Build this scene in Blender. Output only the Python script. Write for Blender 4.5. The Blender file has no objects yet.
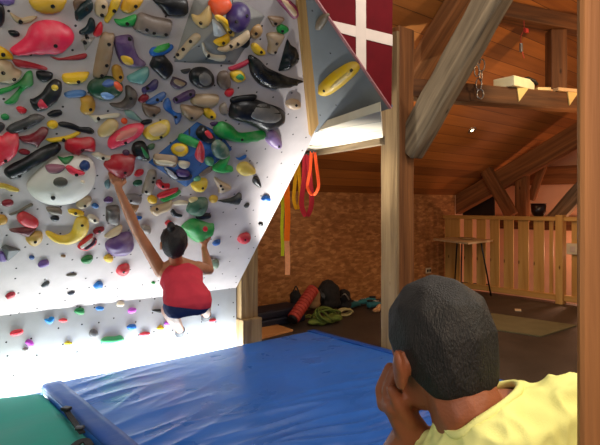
import bpy, bmesh, math, random
from mathutils import Vector, Matrix, noise
from mathutils.bvhtree import BVHTree
from mathutils.geometry import delaunay_2d_cdt
random.seed(7)
S = bpy.context.scene
COL = S.collection
# ------------------------------------------------------------------ camera
F = 530.0; CX = 300.0; CY = 206.0; EYE = 1.25
AX = math.radians(49.7)                      # room X axis lies this far right of the view direction
RV = Vector((math.sin(AX), -math.cos(AX), 0))  # camera right in room axes
FV = Vector((math.cos(AX), math.sin(AX), 0))   # camera forward in room axes
cam = bpy.data.cameras.new('camera'); co = bpy.data.objects.new('camera', cam); COL.objects.link(co)
co.location = (0, 0, EYE); co.rotation_euler = (math.pi/2, 0, math.atan2(FV.y, FV.x) - math.pi/2)
cam.sensor_width = 36.0; cam.lens = 36.0*F/600.0; cam.shift_y = (CY-222.5)/600.0
cam.clip_start = 0.05; cam.clip_end = 60
S.camera = co
# ------------------------------------------------------------------ light and exposure
S.view_settings.view_transform = 'Standard'; S.view_settings.look = 'None'
S.view_settings.exposure = 0.0; S.view_settings.gamma = 1.0
W = bpy.data.worlds.new('world'); S.world = W; W.use_nodes = True
W.node_tree.nodes['Background'].inputs[0].default_value = (1.0, 0.93, 0.86, 1)
W.node_tree.nodes['Background'].inputs[1].default_value = 0.15
def area(name, loc, target, sx, sy, power, color):
    l = bpy.data.lights.new(name, 'AREA'); l.shape = 'RECTANGLE'; l.size = sx; l.size_y = sy
    l.energy = power; l.color = color
    o = bpy.data.objects.new(name, l); COL.objects.link(o); o.location = loc
    o.rotation_euler = (Vector(target)-Vector(loc)).to_track_quat('-Z', 'Y').to_euler(); return o
def spot(name, loc, target, power, color, ang, blend=0.5, size=0.05):
    l = bpy.data.lights.new(name, 'SPOT'); l.energy = power; l.color = color
    l.spot_size = math.radians(ang); l.spot_blend = blend; l.shadow_soft_size = size
    o = bpy.data.objects.new(name, l); COL.objects.link(o); o.location = loc
    o.rotation_euler = (Vector(target)-Vector(loc)).to_track_quat('-Z', 'Y').to_euler(); return o
def point(name, loc, power, color, size=0.06):
    l = bpy.data.lights.new(name, 'POINT'); l.energy = power; l.color = color; l.shadow_soft_size = size
    o = bpy.data.objects.new(name, l); COL.objects.link(o); o.location = loc; return o
WARM = (1.0, 0.58, 0.26); DAY = (1.0, 0.98, 0.95)
# strip light lying in the gap between the mat and the kickboard
area('strip_light', (1.1, 3.61, 0.05), (1.1, 3.63, 1.0), 3.2, 0.06, 46, (0.93, 1.0, 1.0))
# windows on the left side of the room
area('window_daylight', (-2.6, 0.6, 1.9), (1.6, 2.6, 0.9), 2.4, 1.6, 40, DAY)
# broad warm fill added behind the viewer to brighten the upper wall
area('wall_fill', (0.1, -0.9, 1.9), (1.2, 2.7, 2.1), 1.2, 0.8, 28, (1.0, 0.84, 0.70))
# daylight fill added above the mat; no window is built there
area('mat_fill_daylight', (2.3, 0.9, 3.3), (1.9, 2.0, 0.0), 0.9, 0.7, 38, DAY)
# added upward spot that brightens the timber soffit; no lamp stands below it
spot('soffit_fill_spot', (2.72, 3.15, 0.15), (2.72, 2.95, 1.77), 420, (1.0, 0.99, 0.94), 62, 0.9)
# warm lamps and added fill points in the timber part of the room
point('loft_lamp', (4.9, 1.2, 2.5), 30, WARM)
point('lounge_lamp', (5.0, 2.0, 1.7), 13, WARM, 0.15)
point('nook_fill', (4.4, 3.2, 1.9), 9, WARM, 0.1)  # added fill to lift the dark nook by the strand board wall
point('stair_fill', (7.75, 3.0, 0.6), 22, (1.0, 0.5, 0.3), 0.1)  # added fill that brightens the pink wall seen through the balustrade
spot('seat_lamp', (1.2, -0.5, 2.3), (0.6, 0.2, 0.9), 120, (1.0, 0.86, 0.6), 60, 0.6, 0.1)
# ------------------------------------------------------------------ pixel rays of this camera -> room points
def ray(px, py):
    return FV + RV*((px-CX)/F) + Vector((0, 0, 1))*((CY-py)/F)
EYEV = Vector((0, 0, EYE))
def at(px, py, d): return EYEV + ray(px, py)*d
def on(px, py, p, n):
    r = ray(px, py); return EYEV + r*((Vector(p)-EYEV).dot(n)/r.dot(n))
def pX(px, py, X): return on(px, py, (X, 0, 0), Vector((1, 0, 0)))
def pY(px, py, Y): return on(px, py, (0, Y, 0), Vector((0, 1, 0)))
def pZ(px, py, Z): return on(px, py, (0, 0, Z), Vector((0, 0, 1)))
def proj(p):
    q = Vector(p)-EYEV; d = q.dot(FV); return CX+F*q.dot(RV)/d, CY-F*q.z/d, d
# ------------------------------------------------------------------ materials
def lin(c):
    c = c/255.0
    return c/12.92 if c <= 0.04045 else ((c+0.055)/1.055)**2.4
def rgb(c, k=1.0): return (lin(c[0])*k, lin(c[1])*k, lin(c[2])*k, 1)
def newmat(name):
    m = bpy.data.materials.new(name); m.use_nodes = True
    nt = m.node_tree; return m, nt, nt.nodes['Principled BSDF']
def node(nt, t, **kw):
    n = nt.nodes.new(t)
    for k, v in kw.items(): setattr(n, k, v)
    return n
def ramp(nt, stops):
    r = node(nt, 'ShaderNodeValToRGB'); e = r.color_ramp.elements
    while len(e) < len(stops): e.new(0.5)
    for i, (p, c) in enumerate(stops): e[i].position = p; e[i].color = c
    return r
def coords(nt, scale=(1, 1, 1), rot=(0, 0, 0)):
    tc = node(nt, 'ShaderNodeTexCoord'); mp = node(nt, 'ShaderNodeMapping')
    mp.inputs['Scale'].default_value = scale; mp.inputs['Rotation'].default_value = rot
    nt.links.new(tc.outputs['Object'], mp.inputs['Vector']); return mp.outputs['Vector']
def bumped(nt, b, height, strength, dist=0.01):
    bp = node(nt, 'ShaderNodeBump'); bp.inputs['Strength'].default_value = strength; bp.inputs['Distance'].default_value = dist
    nt.links.new(height, bp.inputs['Height']); nt.links.new(bp.outputs['Normal'], b.inputs['Normal'])
def simple(name, c, rough=0.5, var=0.15, scale=12, bump=0.0, spec=0.5, metal=0.0, aniso=(1, 1, 1), fine=None):
    m, nt, b = newmat(name)
    nz = node(nt, 'ShaderNodeTexNoise'); nz.inputs['Scale'].default_value = scale; nz.inputs['Detail'].default_value = 5
    nt.links.new(coords(nt, aniso), nz.inputs['Vector'])
    r = ramp(nt, [(0.3, rgb(c, 1-var)), (0.7, rgb(c, 1+var))])
    nt.links.new(nz.outputs['Fac'], r.inputs['Fac']); nt.links.new(r.outputs['Color'], b.inputs['Base Color'])
    b.inputs['Roughness'].default_value = rough; b.inputs['Specular IOR Level'].default_value = spec; b.inputs['Metallic'].default_value = metal
    if bump:
        n2 = node(nt, 'ShaderNodeTexNoise'); n2.inputs['Scale'].default_value = fine or scale*4; n2.inputs['Detail'].default_value = 4
        nt.links.new(coords(nt, aniso), n2.inputs['Vector']); bumped(nt, b, n2.outputs['Fac'], bump)
    return m
_holdm = {}
def holdmat(c, rough=0.42, chalk=0.22):
    key = (tuple(c), rough, chalk)
    if key in _holdm: return _holdm[key]
    m, nt, b = newmat('hold_resin_%d' % len(_holdm)); v = coords(nt)
    nz = node(nt, 'ShaderNodeTexNoise'); nz.inputs['Scale'].default_value = 14; nz.inputs['Detail'].default_value = 6
    nt.links.new(v, nz.inputs['Vector'])
    r = ramp(nt, [(0.45, (0, 0, 0, 1)), (0.75, (chalk*2.2,)*3+(1,))])
    nt.links.new(nz.outputs['Fac'], r.inputs['Fac'])
    mx = node(nt, 'ShaderNodeMix', data_type='RGBA')
    mx.inputs['A'].default_value = rgb(c); mx.inputs['B'].default_value = rgb((190, 178, 165))
    nt.links.new(r.outputs['Color'], mx.inputs['Factor']); nt.links.new(mx.outputs['Result'], b.inputs['Base Color'])
    b.inputs['Roughness'].default_value = rough; b.inputs['Specular IOR Level'].default_value = 0.32
    n2 = node(nt, 'ShaderNodeTexNoise'); n2.inputs['Scale'].default_value = 260; nt.links.new(v, n2.inputs['Vector'])
    bumped(nt, b, n2.outputs['Fac'], 0.25, 0.002)
    _holdm[key] = m; return m
def wood(name, dark, light, rough=0.6, along=1.0, rings=9.0, crack=0.35):
    """timber whose grain follows the object's local x axis"""
    m, nt, b = newmat(name)
    nz = node(nt, 'ShaderNodeTexNoise'); nz.inputs['Scale'].default_value = rings; nz.inputs['Detail'].default_value = 8; nz.inputs['Distortion'].default_value = 0.7
    nt.links.new(coords(nt, (0.12*along, 2.2, 2.2)), nz.inputs['Vector'])
    r = ramp(nt, [(0.28, rgb(dark)), (0.5, tuple((rgb(dark)[i]+rgb(light)[i])/2 for i in range(3))+(1,)), (0.72, rgb(light))])
    nt.links.new(nz.outputs['Fac'], r.inputs['Fac'])
    # knots
    vo = node(nt, 'ShaderNodeTexVoronoi'); vo.inputs['Scale'].default_value = 3.0
    nt.links.new(coords(nt, (0.9, 2.0, 2.0)), vo.inputs['Vector'])
    kr = ramp(nt, [(0.03, (0.25, 0.2, 0.16, 1)), (0.09, (1, 1, 1, 1))]); nt.links.new(vo.outputs['Distance'], kr.inputs['Fac'])
    mu = node(nt, 'ShaderNodeMix', data_type='RGBA', blend_type='MULTIPLY'); mu.inputs['Factor'].default_value = 1
    nt.links.new(r.outputs['Color'], mu.inputs['A']); nt.links.new(kr.outputs['Color'], mu.inputs['B'])
    nt.links.new(mu.outputs['Result'], b.inputs['Base Color'])
    b.inputs['Roughness'].default_value = rough; b.inputs['Specular IOR Level'].default_value = 0.3
    bumped(nt, b, nz.outputs['Fac'], crack, 0.02); return m
def planks(name, dark, light, width, rough=0.55):
    """boards along local x, laid side by side along local y"""
    m, nt, b = newmat(name); tc = node(nt, 'ShaderNodeTexCoord'); sp = node(nt, 'ShaderNodeSeparateXYZ')
    nt.links.new(tc.outputs['Object'], sp.inputs[0])
    dv = node(nt, 'ShaderNodeMath', operation='DIVIDE'); dv.inputs[1].default_value = width; nt.links.new(sp.outputs['Y'], dv.inputs[0])
    fl = node(nt, 'ShaderNodeMath', operation='FLOOR'); nt.links.new(dv.outputs[0], fl.inputs[0])
    fr = node(nt, 'ShaderNodeMath', operation='FRACT'); nt.links.new(dv.outputs[0], fr.inputs[0])
    wn = node(nt, 'ShaderNodeTexWhiteNoise', noise_dimensions='1D'); nt.links.new(fl.outputs[0], wn.inputs['W'])
    nz = node(nt, 'ShaderNodeTexNoise'); nz.inputs['Scale'].default_value = 6; nz.inputs['Detail'].default_value = 7
    nt.links.new(coords(nt, (0.25, 3.5, 1)), nz.inputs['Vector'])
    ad = node(nt, 'ShaderNodeMath', operation='MULTIPLY_ADD'); ad.inputs[1].default_value = 0.45
    nt.links.new(wn.outputs['Value'], ad.inputs[0]); 
    sc = node(nt, 'ShaderNodeMath', operation='MULTIPLY'); sc.inputs[1].default_value = 0.6; nt.links.new(nz.outputs['Fac'], sc.inputs[0])
    nt.links.new(sc.outputs[0], ad.inputs[2])
    r = ramp(nt, [(0.2, rgb(dark)), (0.85, rgb(light))]); nt.links.new(ad.outputs[0], r.inputs['Fac'])
    gp = node(nt, 'ShaderNodeMath', operation='GREATER_THAN'); gp.inputs[1].default_value = 0.03; nt.links.new(fr.outputs[0], gp.inputs[0])
    mu = node(nt, 'ShaderNodeMix', data_type='RGBA', blend_type='MIX'); mu.inputs['A'].default_value = rgb(dark, 0.25)
    nt.links.new(gp.outputs[0], mu.inputs['Factor']); nt.links.new(r.outputs['Color'], mu.inputs['B'])
    nt.links.new(mu.outputs['Result'], b.inputs['Base Color']); b.inputs['Roughness'].default_value = rough
    bumped(nt, b, gp.outputs[0], 0.5, 0.01); return m
def panelmat(name, c, dots=True, rough=0.75, scale=7.5):
    """painted plywood with tee-nut holes"""
    m, nt, b = newmat(name); v = coords(nt)
    nz = node(nt, 'ShaderNodeTexNoise'); nz.inputs['Scale'].default_value = 5; nz.inputs['Detail'].default_value = 7; nt.links.new(v, nz.inputs['Vector'])
    r = ramp(nt, [(0.3, rgb(c, 0.86)), (0.7, rgb(c, 1.08))]); nt.links.new(nz.outputs['Fac'], r.inputs['Fac'])
    vo = node(nt, 'ShaderNodeTexVoronoi', voronoi_dimensions='2D'); vo.inputs['Scale'].default_value = scale; vo.inputs['Randomness'].default_value = 0.55
    nt.links.new(v, vo.inputs['Vector'])
    th = node(nt, 'ShaderNodeMath', operation='GREATER_THAN'); th.inputs[1].default_value = 0.0058*scale; nt.links.new(vo.outputs['Distance'], th.inputs[0])
    mu = node(nt, 'ShaderNodeMix', data_type='RGBA'); mu.inputs['A'].default_value = rgb((45, 40, 40))
    nt.links.new(th.outputs[0], mu.inputs['Factor']); nt.links.new(r.outputs['Color'], mu.inputs['B'])
    nt.links.new(mu.outputs['Result'], b.inputs['Base Color']); b.inputs['Roughness'].default_value = rough
    n2 = node(nt, 'ShaderNodeTexNoise'); n2.inputs['Scale'].default_value = 180; nt.links.new(v, n2.inputs['Vector'])
    bumped(nt, b, n2.outputs['Fac'], 0.2, 0.003); return m
def osbmat():
    m, nt, b = newmat('oriented_strand_board')
    cols = []
    prev = None
    for i, (rot, sc) in enumerate([((0, 0, 0.35), (11, 34, 1)), ((0, 0, -0.7), (12, 32, 1)), ((0, 0, 1.25), (12, 30, 1))]):
        vo = node(nt, 'ShaderNodeTexVoronoi'); vo.inputs['Scale'].default_value = 1.0
        nzd = node(nt, 'ShaderNodeTexNoise'); nzd.inputs['Scale'].default_value = 5
        nt.links.new(coords(nt, sc, rot), vo.inputs['Vector'])
        sp = node(nt, 'ShaderNodeSeparateColor'); nt.links.new(vo.outputs['Color'], sp.inputs[0])
        cols.append(sp.outputs[i])
    a1 = node(nt, 'ShaderNodeMath', operation='ADD'); nt.links.new(cols[0], a1.inputs[0]); nt.links.new(cols[1], a1.inputs[1])
    a2 = node(nt, 'ShaderNodeMath', operation='ADD'); nt.links.new(a1.outputs[0], a2.inputs[0]); nt.links.new(cols[2], a2.inputs[1])
    dv = node(nt, 'ShaderNodeMath', operation='DIVIDE'); dv.inputs[1].default_value = 3; nt.links.new(a2.outputs[0], dv.inputs[0])
    r = ramp(nt, [(0.2, rgb((142, 90, 46))), (0.55, rgb((172, 114, 62))), (0.85, rgb((204, 146, 88)))])
    nt.links.new(dv.outputs[0], r.inputs['Fac']); nt.links.new(r.outputs['Color'], b.inputs['Base Color'])
    b.inputs['Roughness'].default_value = 0.6; bumped(nt, b, dv.outputs[0], 0.3, 0.004); return m
M = {}
M['wall'] = panelmat('white_painted_plywood', (196, 186, 184))
M['kick'] = panelmat('white_kickboard_paint', (186, 188, 189))
M['grey_panel'] = panelmat('grey_painted_plywood', (104, 108, 110), scale=5)
M['osb'] = osbmat()
M['roof'] = planks('orange_roof_boards', (138, 80, 34), (198, 124, 56), 0.16)
M['soffit'] = planks('pale_soffit_boards', (205, 192, 165), (235, 226, 205), 0.3)
M['old_wood'] = wood('weathered_grey_timber', (74, 60, 44), (154, 132, 102), 0.75, 1, 9, 0.6)
M['tan_wood'] = wood('pale_timber', (150, 116, 76), (206, 172, 122), 0.65)
M['brown_wood'] = wood('brown_timber', (96, 58, 30), (156, 100, 56), 0.65)
M['dark_wood'] = wood('dark_brown_timber', (70, 42, 22), (118, 74, 40), 0.65)
M['rail_wood'] = wood('honey_pine', (186, 134, 66), (222, 176, 102), 0.5, 1, 6, 0.1)
M['frame'] = wood('orange_brown_timber', (128, 78, 40), (186, 124, 70), 0.6)
M['grey_tan'] = wood('grey_tan_timber', (120, 94, 64), (176, 146, 104), 0.7, 1, 9, 0.5)
M['batten'] = wood('golden_batten', (150, 112, 62), (196, 156, 96), 0.55)
M['ply'] = wood('orange_plywood', (190, 122, 66), (224, 162, 100), 0.5, 1, 5, 0.1)
M['floor'] = simple('dark_rubber_floor', (64, 54, 46), 0.55, 0.35, 3, 0.3, 0.4, fine=90)
M['plaster'] = simple('pink_plaster', (226, 176, 140), 0.85, 0.06, 4)
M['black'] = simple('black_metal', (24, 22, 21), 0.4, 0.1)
M['blackcloth'] = simple('black_fabric', (30, 29, 30), 0.85, 0.3, 30, 0.4)
M['steel'] = simple('steel', (170, 165, 158), 0.3, 0.1, metal=0.9)
M['bolt'] = simple('bolt_steel', (38, 34, 32), 0.4, 0.1, metal=0.5)
M['cream'] = simple('cream_plastic', (222, 206, 172), 0.5, 0.05)
M['red_flag'] = simple('red_paint', (94, 8, 15), 0.85, 0.12, 10, 0, 0.15)
M['white_flag'] = simple('white_paint', (212, 190, 172), 0.6, 0.06, 10)
# ------------------------------------------------------------------ builders
def link(name, me, mat=None, parent=None, M_=None, smooth=False):
    o = bpy.data.objects.new(name, me); COL.objects.link(o)
    if mat is not None:
        for x in (mat if isinstance(mat, (list, tuple)) else [mat]): me.materials.append(x)
    if M_ is not None: o.matrix_world = M_
    if parent is not None:
        o.parent = parent
        o.matrix_parent_inverse = parent.matrix_world.inverted() if parent.type != 'EMPTY' or True else Matrix()
    if smooth:
        for p in me.polygons: p.use_smooth = True
    return o
def bmobj(name, bm, mat, parent=None, M_=None, smooth=False):
    bmesh.ops.recalc_face_normals(bm, faces=bm.faces[:])
    me = bpy.data.meshes.new(name); bm.to_mesh(me); bm.free()
    return link(name, me, mat, parent, M_, smooth)
def tag(o, label=None, cat=None, group=None, kind=None):
    if label: o['label'] = label
    if cat: o['category'] = cat
    if group: o['group'] = group
    if kind: o['kind'] = kind
    return o
def empty(name, loc, rz=0.0):
    o = bpy.data.objects.new(name, None); COL.objects.link(o); o.empty_display_size = 0.1
    o.matrix_world = Matrix.Translation(Vector(loc)) @ Matrix.Rotation(rz, 4, 'Z'); return o
def addbox(bm, c, s, R=None, bev=0.0):
    g = bmesh.ops.create_cube(bm, size=1.0)['verts']
    bmesh.ops.scale(bm, vec=s, verts=g)
    if bev > 0:
        es = list({e for v in g for e in v.link_edges})
        r = bmesh.ops.bevel(bm, geom=es, offset=bev, segments=2, affect='EDGES', profile=0.5)
        g = list({v for f in r['faces'] for v in f.verts} | {v for v in g if v.is_valid})
    Mx = Matrix.Translation(Vector(c)) @ (R.to_4x4() if R is not None else Matrix())
    bmesh.ops.transform(bm, matrix=Mx, verts=g); return g
def box(name, c, s, mat, parent=None, rz=0.0, bev=0.004):
    bm = bmesh.new(); addbox(bm, (0, 0, 0), s, None, bev)
    return bmobj(name, bm, mat, parent, Matrix.Translation(Vector(c)) @ Matrix.Rotation(rz, 4, 'Z'))
def frame_x(p0, p1, up=Vector((0, 0, 1))):
    x = (Vector(p1)-Vector(p0)).normalized(); y = up.cross(x)
    if y.length < 1e-4: y = Vector((0, 1, 0)).cross(x)
    y.normalize(); z = x.cross(y)
    return Matrix((x, y, z)).transposed()
def beam(name, p0, p1, w, h, mat, parent=None, bev=0.008, wob=0.004, up=Vector((0, 0, 1))):
    """squared timber from p0 to p1, hewn slightly uneven, grain along its local x"""
    p0, p1 = Vector(p0), Vector(p1); L = (p1-p0).length; bm = bmesh.new()
    addbox(bm, (0, 0, 0), (L, w, h), None, bev)
    n = max(2, int(L/0.15))
    for i in range(1, n):
        x = -L/2+L*i/n
        bmesh.ops.bisect_plane(bm, geom=bm.verts[:]+bm.edges[:]+bm.faces[:], plane_co=(x, 0, 0), plane_no=(1, 0, 0))
    sd = Vector((random.random()*50, 0, 0))
    for v in bm.verts:
        k = noise.noise_vector(v.co*4+sd)*wob; v.co.y += k.y; v.co.z += k.z
    Mx = Matrix.Translation((p0+p1)/2) @ frame_x(p0, p1, up).to_4x4()
    return bmobj(name, bm, mat, parent, Mx)
def slab(name, pts, thick, mat, n=None, parent=None, xdir=None, both=False):
    """flat board with the outline pts (room points), thickened away from normal n; local x runs along xdir"""
    pts = [Vector(p) for p in pts]
    nn = Vector(n).normalized() if n is not None else (pts[1]-pts[0]).cross(pts[2]-pts[0]).normalized()
    x = Vector(xdir) if xdir is not None else (pts[1]-pts[0]); x = (x-nn*x.dot(nn)).normalized(); y = nn.cross(x)
    R = Matrix((x, y, nn)).transposed(); o = pts[0]; inv = R.transposed()
    bm = bmesh.new(); loc = [inv @ (p-o) for p in pts]
    a = [bm.verts.new((q.x, q.y, 0)) for q in loc]; b = [bm.verts.new((q.x, q.y, -thick)) for q in loc]
    bm.faces.new(a); bm.faces.new(b[::-1]); k = len(a)
    for i in range(k): bm.faces.new((a[i], b[i], b[(i+1) % k], a[(i+1) % k]))
    return bmobj(name, bm, mat, parent, Matrix.Translation(o) @ R.to_4x4())
def lathe_bm(bm, prof, seg=24, Mx=None):
    rings = []
    for r, z in prof:
        rings.append([bm.verts.new((max(r, 1e-4)*math.cos(2*math.pi*i/seg), max(r, 1e-4)*math.sin(2*math.pi*i/seg), z)) for i in range(seg)])
    for a, b in zip(rings, rings[1:]):
        for i in range(seg): bm.faces.new((a[i], a[(i+1) % seg], b[(i+1) % seg], b[i]))
    bm.faces.new(rings[0][::-1]); bm.faces.new(rings[-1])
    vs = [v for r in rings for v in r]
    if Mx is not None: bmesh.ops.transform(bm, matrix=Mx, verts=vs)
    return vs
def lathe(name, prof, mat, Mx=None, parent=None, seg=24, smooth=True):
    bm = bmesh.new(); lathe_bm(bm, prof, seg); return bmobj(name, bm, mat, parent, Mx or Matrix(), smooth)
def spline(pts, n=8, closed=False):
    P = [Vector(p) for p in pts]; k = len(P); out = []
    rng = range(k) if closed else range(k-1)
    for i in rng:
        if closed: a, b, c, d = P[i-1], P[i], P[(i+1) % k], P[(i+2) % k]
        else: a, b, c, d = P[max(i-1, 0)], P[i], P[i+1], P[min(i+2, k-1)]
        for j in range(n):
            t = j/n
            out.append(0.5*((2*b)+(c-a)*t+(2*a-5*b+4*c-d)*t*t+(3*b-a-3*c+d)*t**3))
    if not closed: out.append(P[-1])
    return out
def tube_bm(bm, path, r, seg=8, closed=False, flat=None, wdir=None):
    """round tube (or a flat strap of width flat[0], thickness flat[1]) along a path"""
    path = [Vector(p) for p in path]; rings = []; k = len(path)
    up = Vector((0.13, 0.31, 1)).normalized()
    for i, p in enumerate(path):
        t = (path[(i+1) % k] - path[i-1]) if closed else (path[min(i+1, k-1)]-path[max(i-1, 0)])
        t.normalize()
        a = (wdir - t*wdir.dot(t)) if wdir is not None else up.cross(t)
        if a.length < 1e-4: a = Vector((1, 0, 0)).cross(t)
        a.normalize(); b = t.cross(a)
        rr = r[i] if isinstance(r, (list, tuple)) else r
        if flat: ring = [p+a*(flat[0]/2*sx)+b*(flat[1]/2*sy) for sx, sy in ((-1, -1), (1, -1), (1, 1), (-1, 1))]
        else: ring = [p+a*(rr*math.cos(2*math.pi*j/seg))+b*(rr*math.sin(2*math.pi*j/seg)) for j in range(seg)]
        rings.append([bm.verts.new(q) for q in ring])
    m = len(rings[0])
    for i in range(k if closed else k-1):
        A, B = rings[i], rings[(i+1) % k]
        for j in range(m): bm.faces.new((A[j], A[(j+1) % m], B[(j+1) % m], B[j]))
    if not closed: bm.faces.new(rings[0][::-1]); bm.faces.new(rings[-1])
def tube(name, path, r, mat, parent=None, closed=False, flat=None, wdir=None, seg=8):
    bm = bmesh.new(); tube_bm(bm, path, r, seg, closed, flat, wdir); return bmobj(name, bm, mat, parent, None, flat is None)
# ------------------------------------------------------------------ soft bodies: hulls fused into one continuous skin
def ball_pts(c, r, R=None, n=1):
    bm = bmesh.new(); bmesh.ops.create_icosphere(bm, subdivisions=2, radius=1.0); out = []
    rr = Vector((r, r, r)) if isinstance(r, (int, float)) else Vector(r)
    for v in bm.verts:
        q = Vector((v.co.x*rr.x, v.co.y*rr.y, v.co.z*rr.z)); out.append(Vector(c)+((R @ q) if R is not None else q))
    bm.free(); return out
def fuse(name, hulls, voxel, mat, parent=None, smooth_it=6, M_=None, disp=None):
    """hulls: list of lists of (centre, radius or radii, rotation); each list becomes one convex piece, all fused"""
    bm = bmesh.new()
    for h in hulls:
        b2 = bmesh.new()
        for it in h:
            for p in ball_pts(*it): b2.verts.new(p)
        r = bmesh.ops.convex_hull(b2, input=b2.verts[:])
        bad = [g for g in r['geom_interior'] if isinstance(g, bmesh.types.BMVert)]
        bmesh.ops.delete(b2, geom=bad, context='VERTS')
        bmesh.ops.recalc_face_normals(b2, faces=b2.faces[:])
        tmp = bpy.data.meshes.new('tmp'); b2.to_mesh(tmp); b2.free(); bm.from_mesh(tmp); bpy.data.meshes.remove(tmp)
    me = bpy.data.meshes.new(name); bm.to_mesh(me); bm.free()
    o = bpy.data.objects.new('tmp', me); COL.objects.link(o)
    md = o.modifiers.new('r', 'REMESH'); md.mode = 'VOXEL'; md.voxel_size = voxel
    sm = o.modifiers.new('s', 'SMOOTH'); sm.factor = 0.5; sm.iterations = smooth_it
    dg = bpy.context.evaluated_depsgraph_get(); ev = o.evaluated_get(dg)
    m2 = bpy.data.meshes.new_from_object(ev); bpy.data.objects.remove(o); bpy.data.meshes.remove(me)
    m2.materials.clear(); m2.name = name
    if disp:
        m2.update(); ns = [v.normal.copy() for v in m2.vertices]
        for v, n in zip(m2.vertices, ns): v.co += n*disp(v.co)
    return link(name, m2, mat, parent, M_, True)
# ------------------------------------------------------------------ the setting
Z0 = Vector((0, 0, 1)); YB = 4.78; XR = 6.95; ROOF = 0.65; ZE = 1.42
MAT_T = 0.14; MY = 3.55; KY = 3.68; X0 = 2.43; ZF = 0.575
def roofz(y): return ZE+(YB-y)*ROOF
slab('floor', [(-3, -1.5, 0), (XR+0.1, -1.5, 0), (XR+0.1, YB+0.1, 0), (-3, YB+0.1, 0)], 0.1, M['floor'], (0, 0, 1))['kind'] = 'structure'
slab('wall_back', [(2.2, YB, 0), (XR+0.3, YB, 0), (XR+0.3, YB, ZE+0.05), (2.2, YB, ZE+0.05)], 0.06, M['osb'], (0, -1, 0), None, (1, 0, 0))['kind'] = 'structure'
slab('ceiling', [(2.55, YB+0.15, roofz(YB+0.15)), (10.5, YB+0.15, roofz(YB+0.15)), (10.5, 0.3, roofz(0.3)), (2.55, 0.3, roofz(0.3))], 0.1, M['roof'], (0, -ROOF, -1), None, (1, 0, 0))['kind'] = 'structure'
slab('wall_right', [(8.4, 0.2, -1.4), (8.4, YB+0.1, -1.4), (8.4, YB+0.1, 1.75), (8.4, 3.6, 2.4), (8.4, 0.2, 4.2)], 0.1, M['plaster'], (-1, 0, 0))['kind'] = 'structure'
slab('wall_stairwell', [(XR+0.3, YB, -1.4), (8.5, YB, -1.4), (8.5, YB, 1.5), (XR+0.3, YB, 1.5)], 0.1, M['plaster'], (0, -1, 0))['kind'] = 'structure'
tag(beam('wall_plate', (8.33, 0.4, 0.95), (8.33, YB, 0.95), 0.1, 0.15, M['dark_wood']), 'dark timber plate running along the pink wall behind the balustrade', 'beam')
# ---- balustrade
bal = empty('balustrade', (XR, 3.5, 0))
tag(bal, 'honey pine balustrade with wide upright boards at the edge of the dark floor', 'railing')
ytop = pX(450.8, 215, XR).y
yn = pX(561.5, 217, XR).y; yend = 1.75
beam('top_rail', (XR, YB-0.01, 1.085), (XR, yend, 1.085), 0.09, 0.055, M['rail_wood'], bal, 0.006, 0)
beam('bottom_rail', (XR, YB-0.01, 0.075), (XR, yend, 0.075), 0.06, 0.075, M['rail_wood'], bal, 0.006, 0)
beam('newel_post', (XR-0.02, yn, 0), (XR-0.02, yn, 1.135), 0.09, 0.12, M['rail_wood'], bal, 0.006, 0, Vector((1, 0, 0)))
gaps = [474.3, 487.8, 501.3, 515.6, 530.9, 546.5]   # gap centres
ys = [pX(g, 255, XR).y for g in [461.8]+gaps]
ys = [YB+0.02]+ys+[yn+0.075]
for a, b in zip(ys, ys[1:]):
    beam('slat', (XR+0.01, (a+b)/2, 0.105), (XR+0.01, (a+b)/2, 1.06), 0.02, abs(a-b)-0.068, M['rail_wood'], bal, 0.004, 0, Vector((0, 1, 0)) if False else Vector((1, 0, 0)).cross(Vector((0, 0, 1))))
y = yn-0.12
while y > yend+0.05:
    beam('slat', (XR+0.01, y-0.085, 0.105), (XR+0.01, y-0.085, 1.06), 0.02, 0.165, M['rail_wood'], bal, 0.004, 0, Vector((0, 1, 0))); y -= 0.22
ctr = pX(573.5, 249, XR-0.02)
sw = empty('switch_box', ctr); tag(sw, 'pale switch box fixed on the balustrade right of its newel post', 'switch box')
box('housing', ctr, (0.05, 0.16, 0.14), M['cream'], sw, 0, 0.008)
box('rocker', ctr+Vector((-0.028, 0, 0)), (0.012, 0.06, 0.07), M['white_flag'], sw, 0, 0.003)
so = pY(428, 270.5, YB); s0 = empty('wall_socket', so); tag(s0, 'small cream wall socket low on the strand board wall', 'socket')
box('cover_plate', so+Vector((0, -0.008, 0)), (0.12, 0.016, 0.08), M['cream'], s0, 0, 0.004)
for k in (-1, 1): box('outlet', so+Vector((0.028*k, -0.018, 0)), (0.036, 0.006, 0.036), M['black'], s0, 0, 0.002)
# ---- pot on the rail
pc = pX(538.5, 216.5, XR); pc.z = 1.1125
pot = empty('bowl', pc); tag(pot, 'dark round bowl standing on the balustrade top rail', 'bowl')
k = 0.083/9.5
lathe('vessel', [(0.05, 0), (0.075, 0.02), (0.092, 0.07), (0.095, 0.165), (0.085, 0.165), (0.08, 0.06), (0.03, 0.02)], simple('dark_glaze', (36, 16, 14), 0.3, 0.2), Matrix.Translation(pc), pot)
lathe('rim', [(0.082, 0.163), (0.098, 0.163), (0.099, 0.172), (0.082, 0.172)], M['black'], Matrix.Translation(pc), pot)
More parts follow.
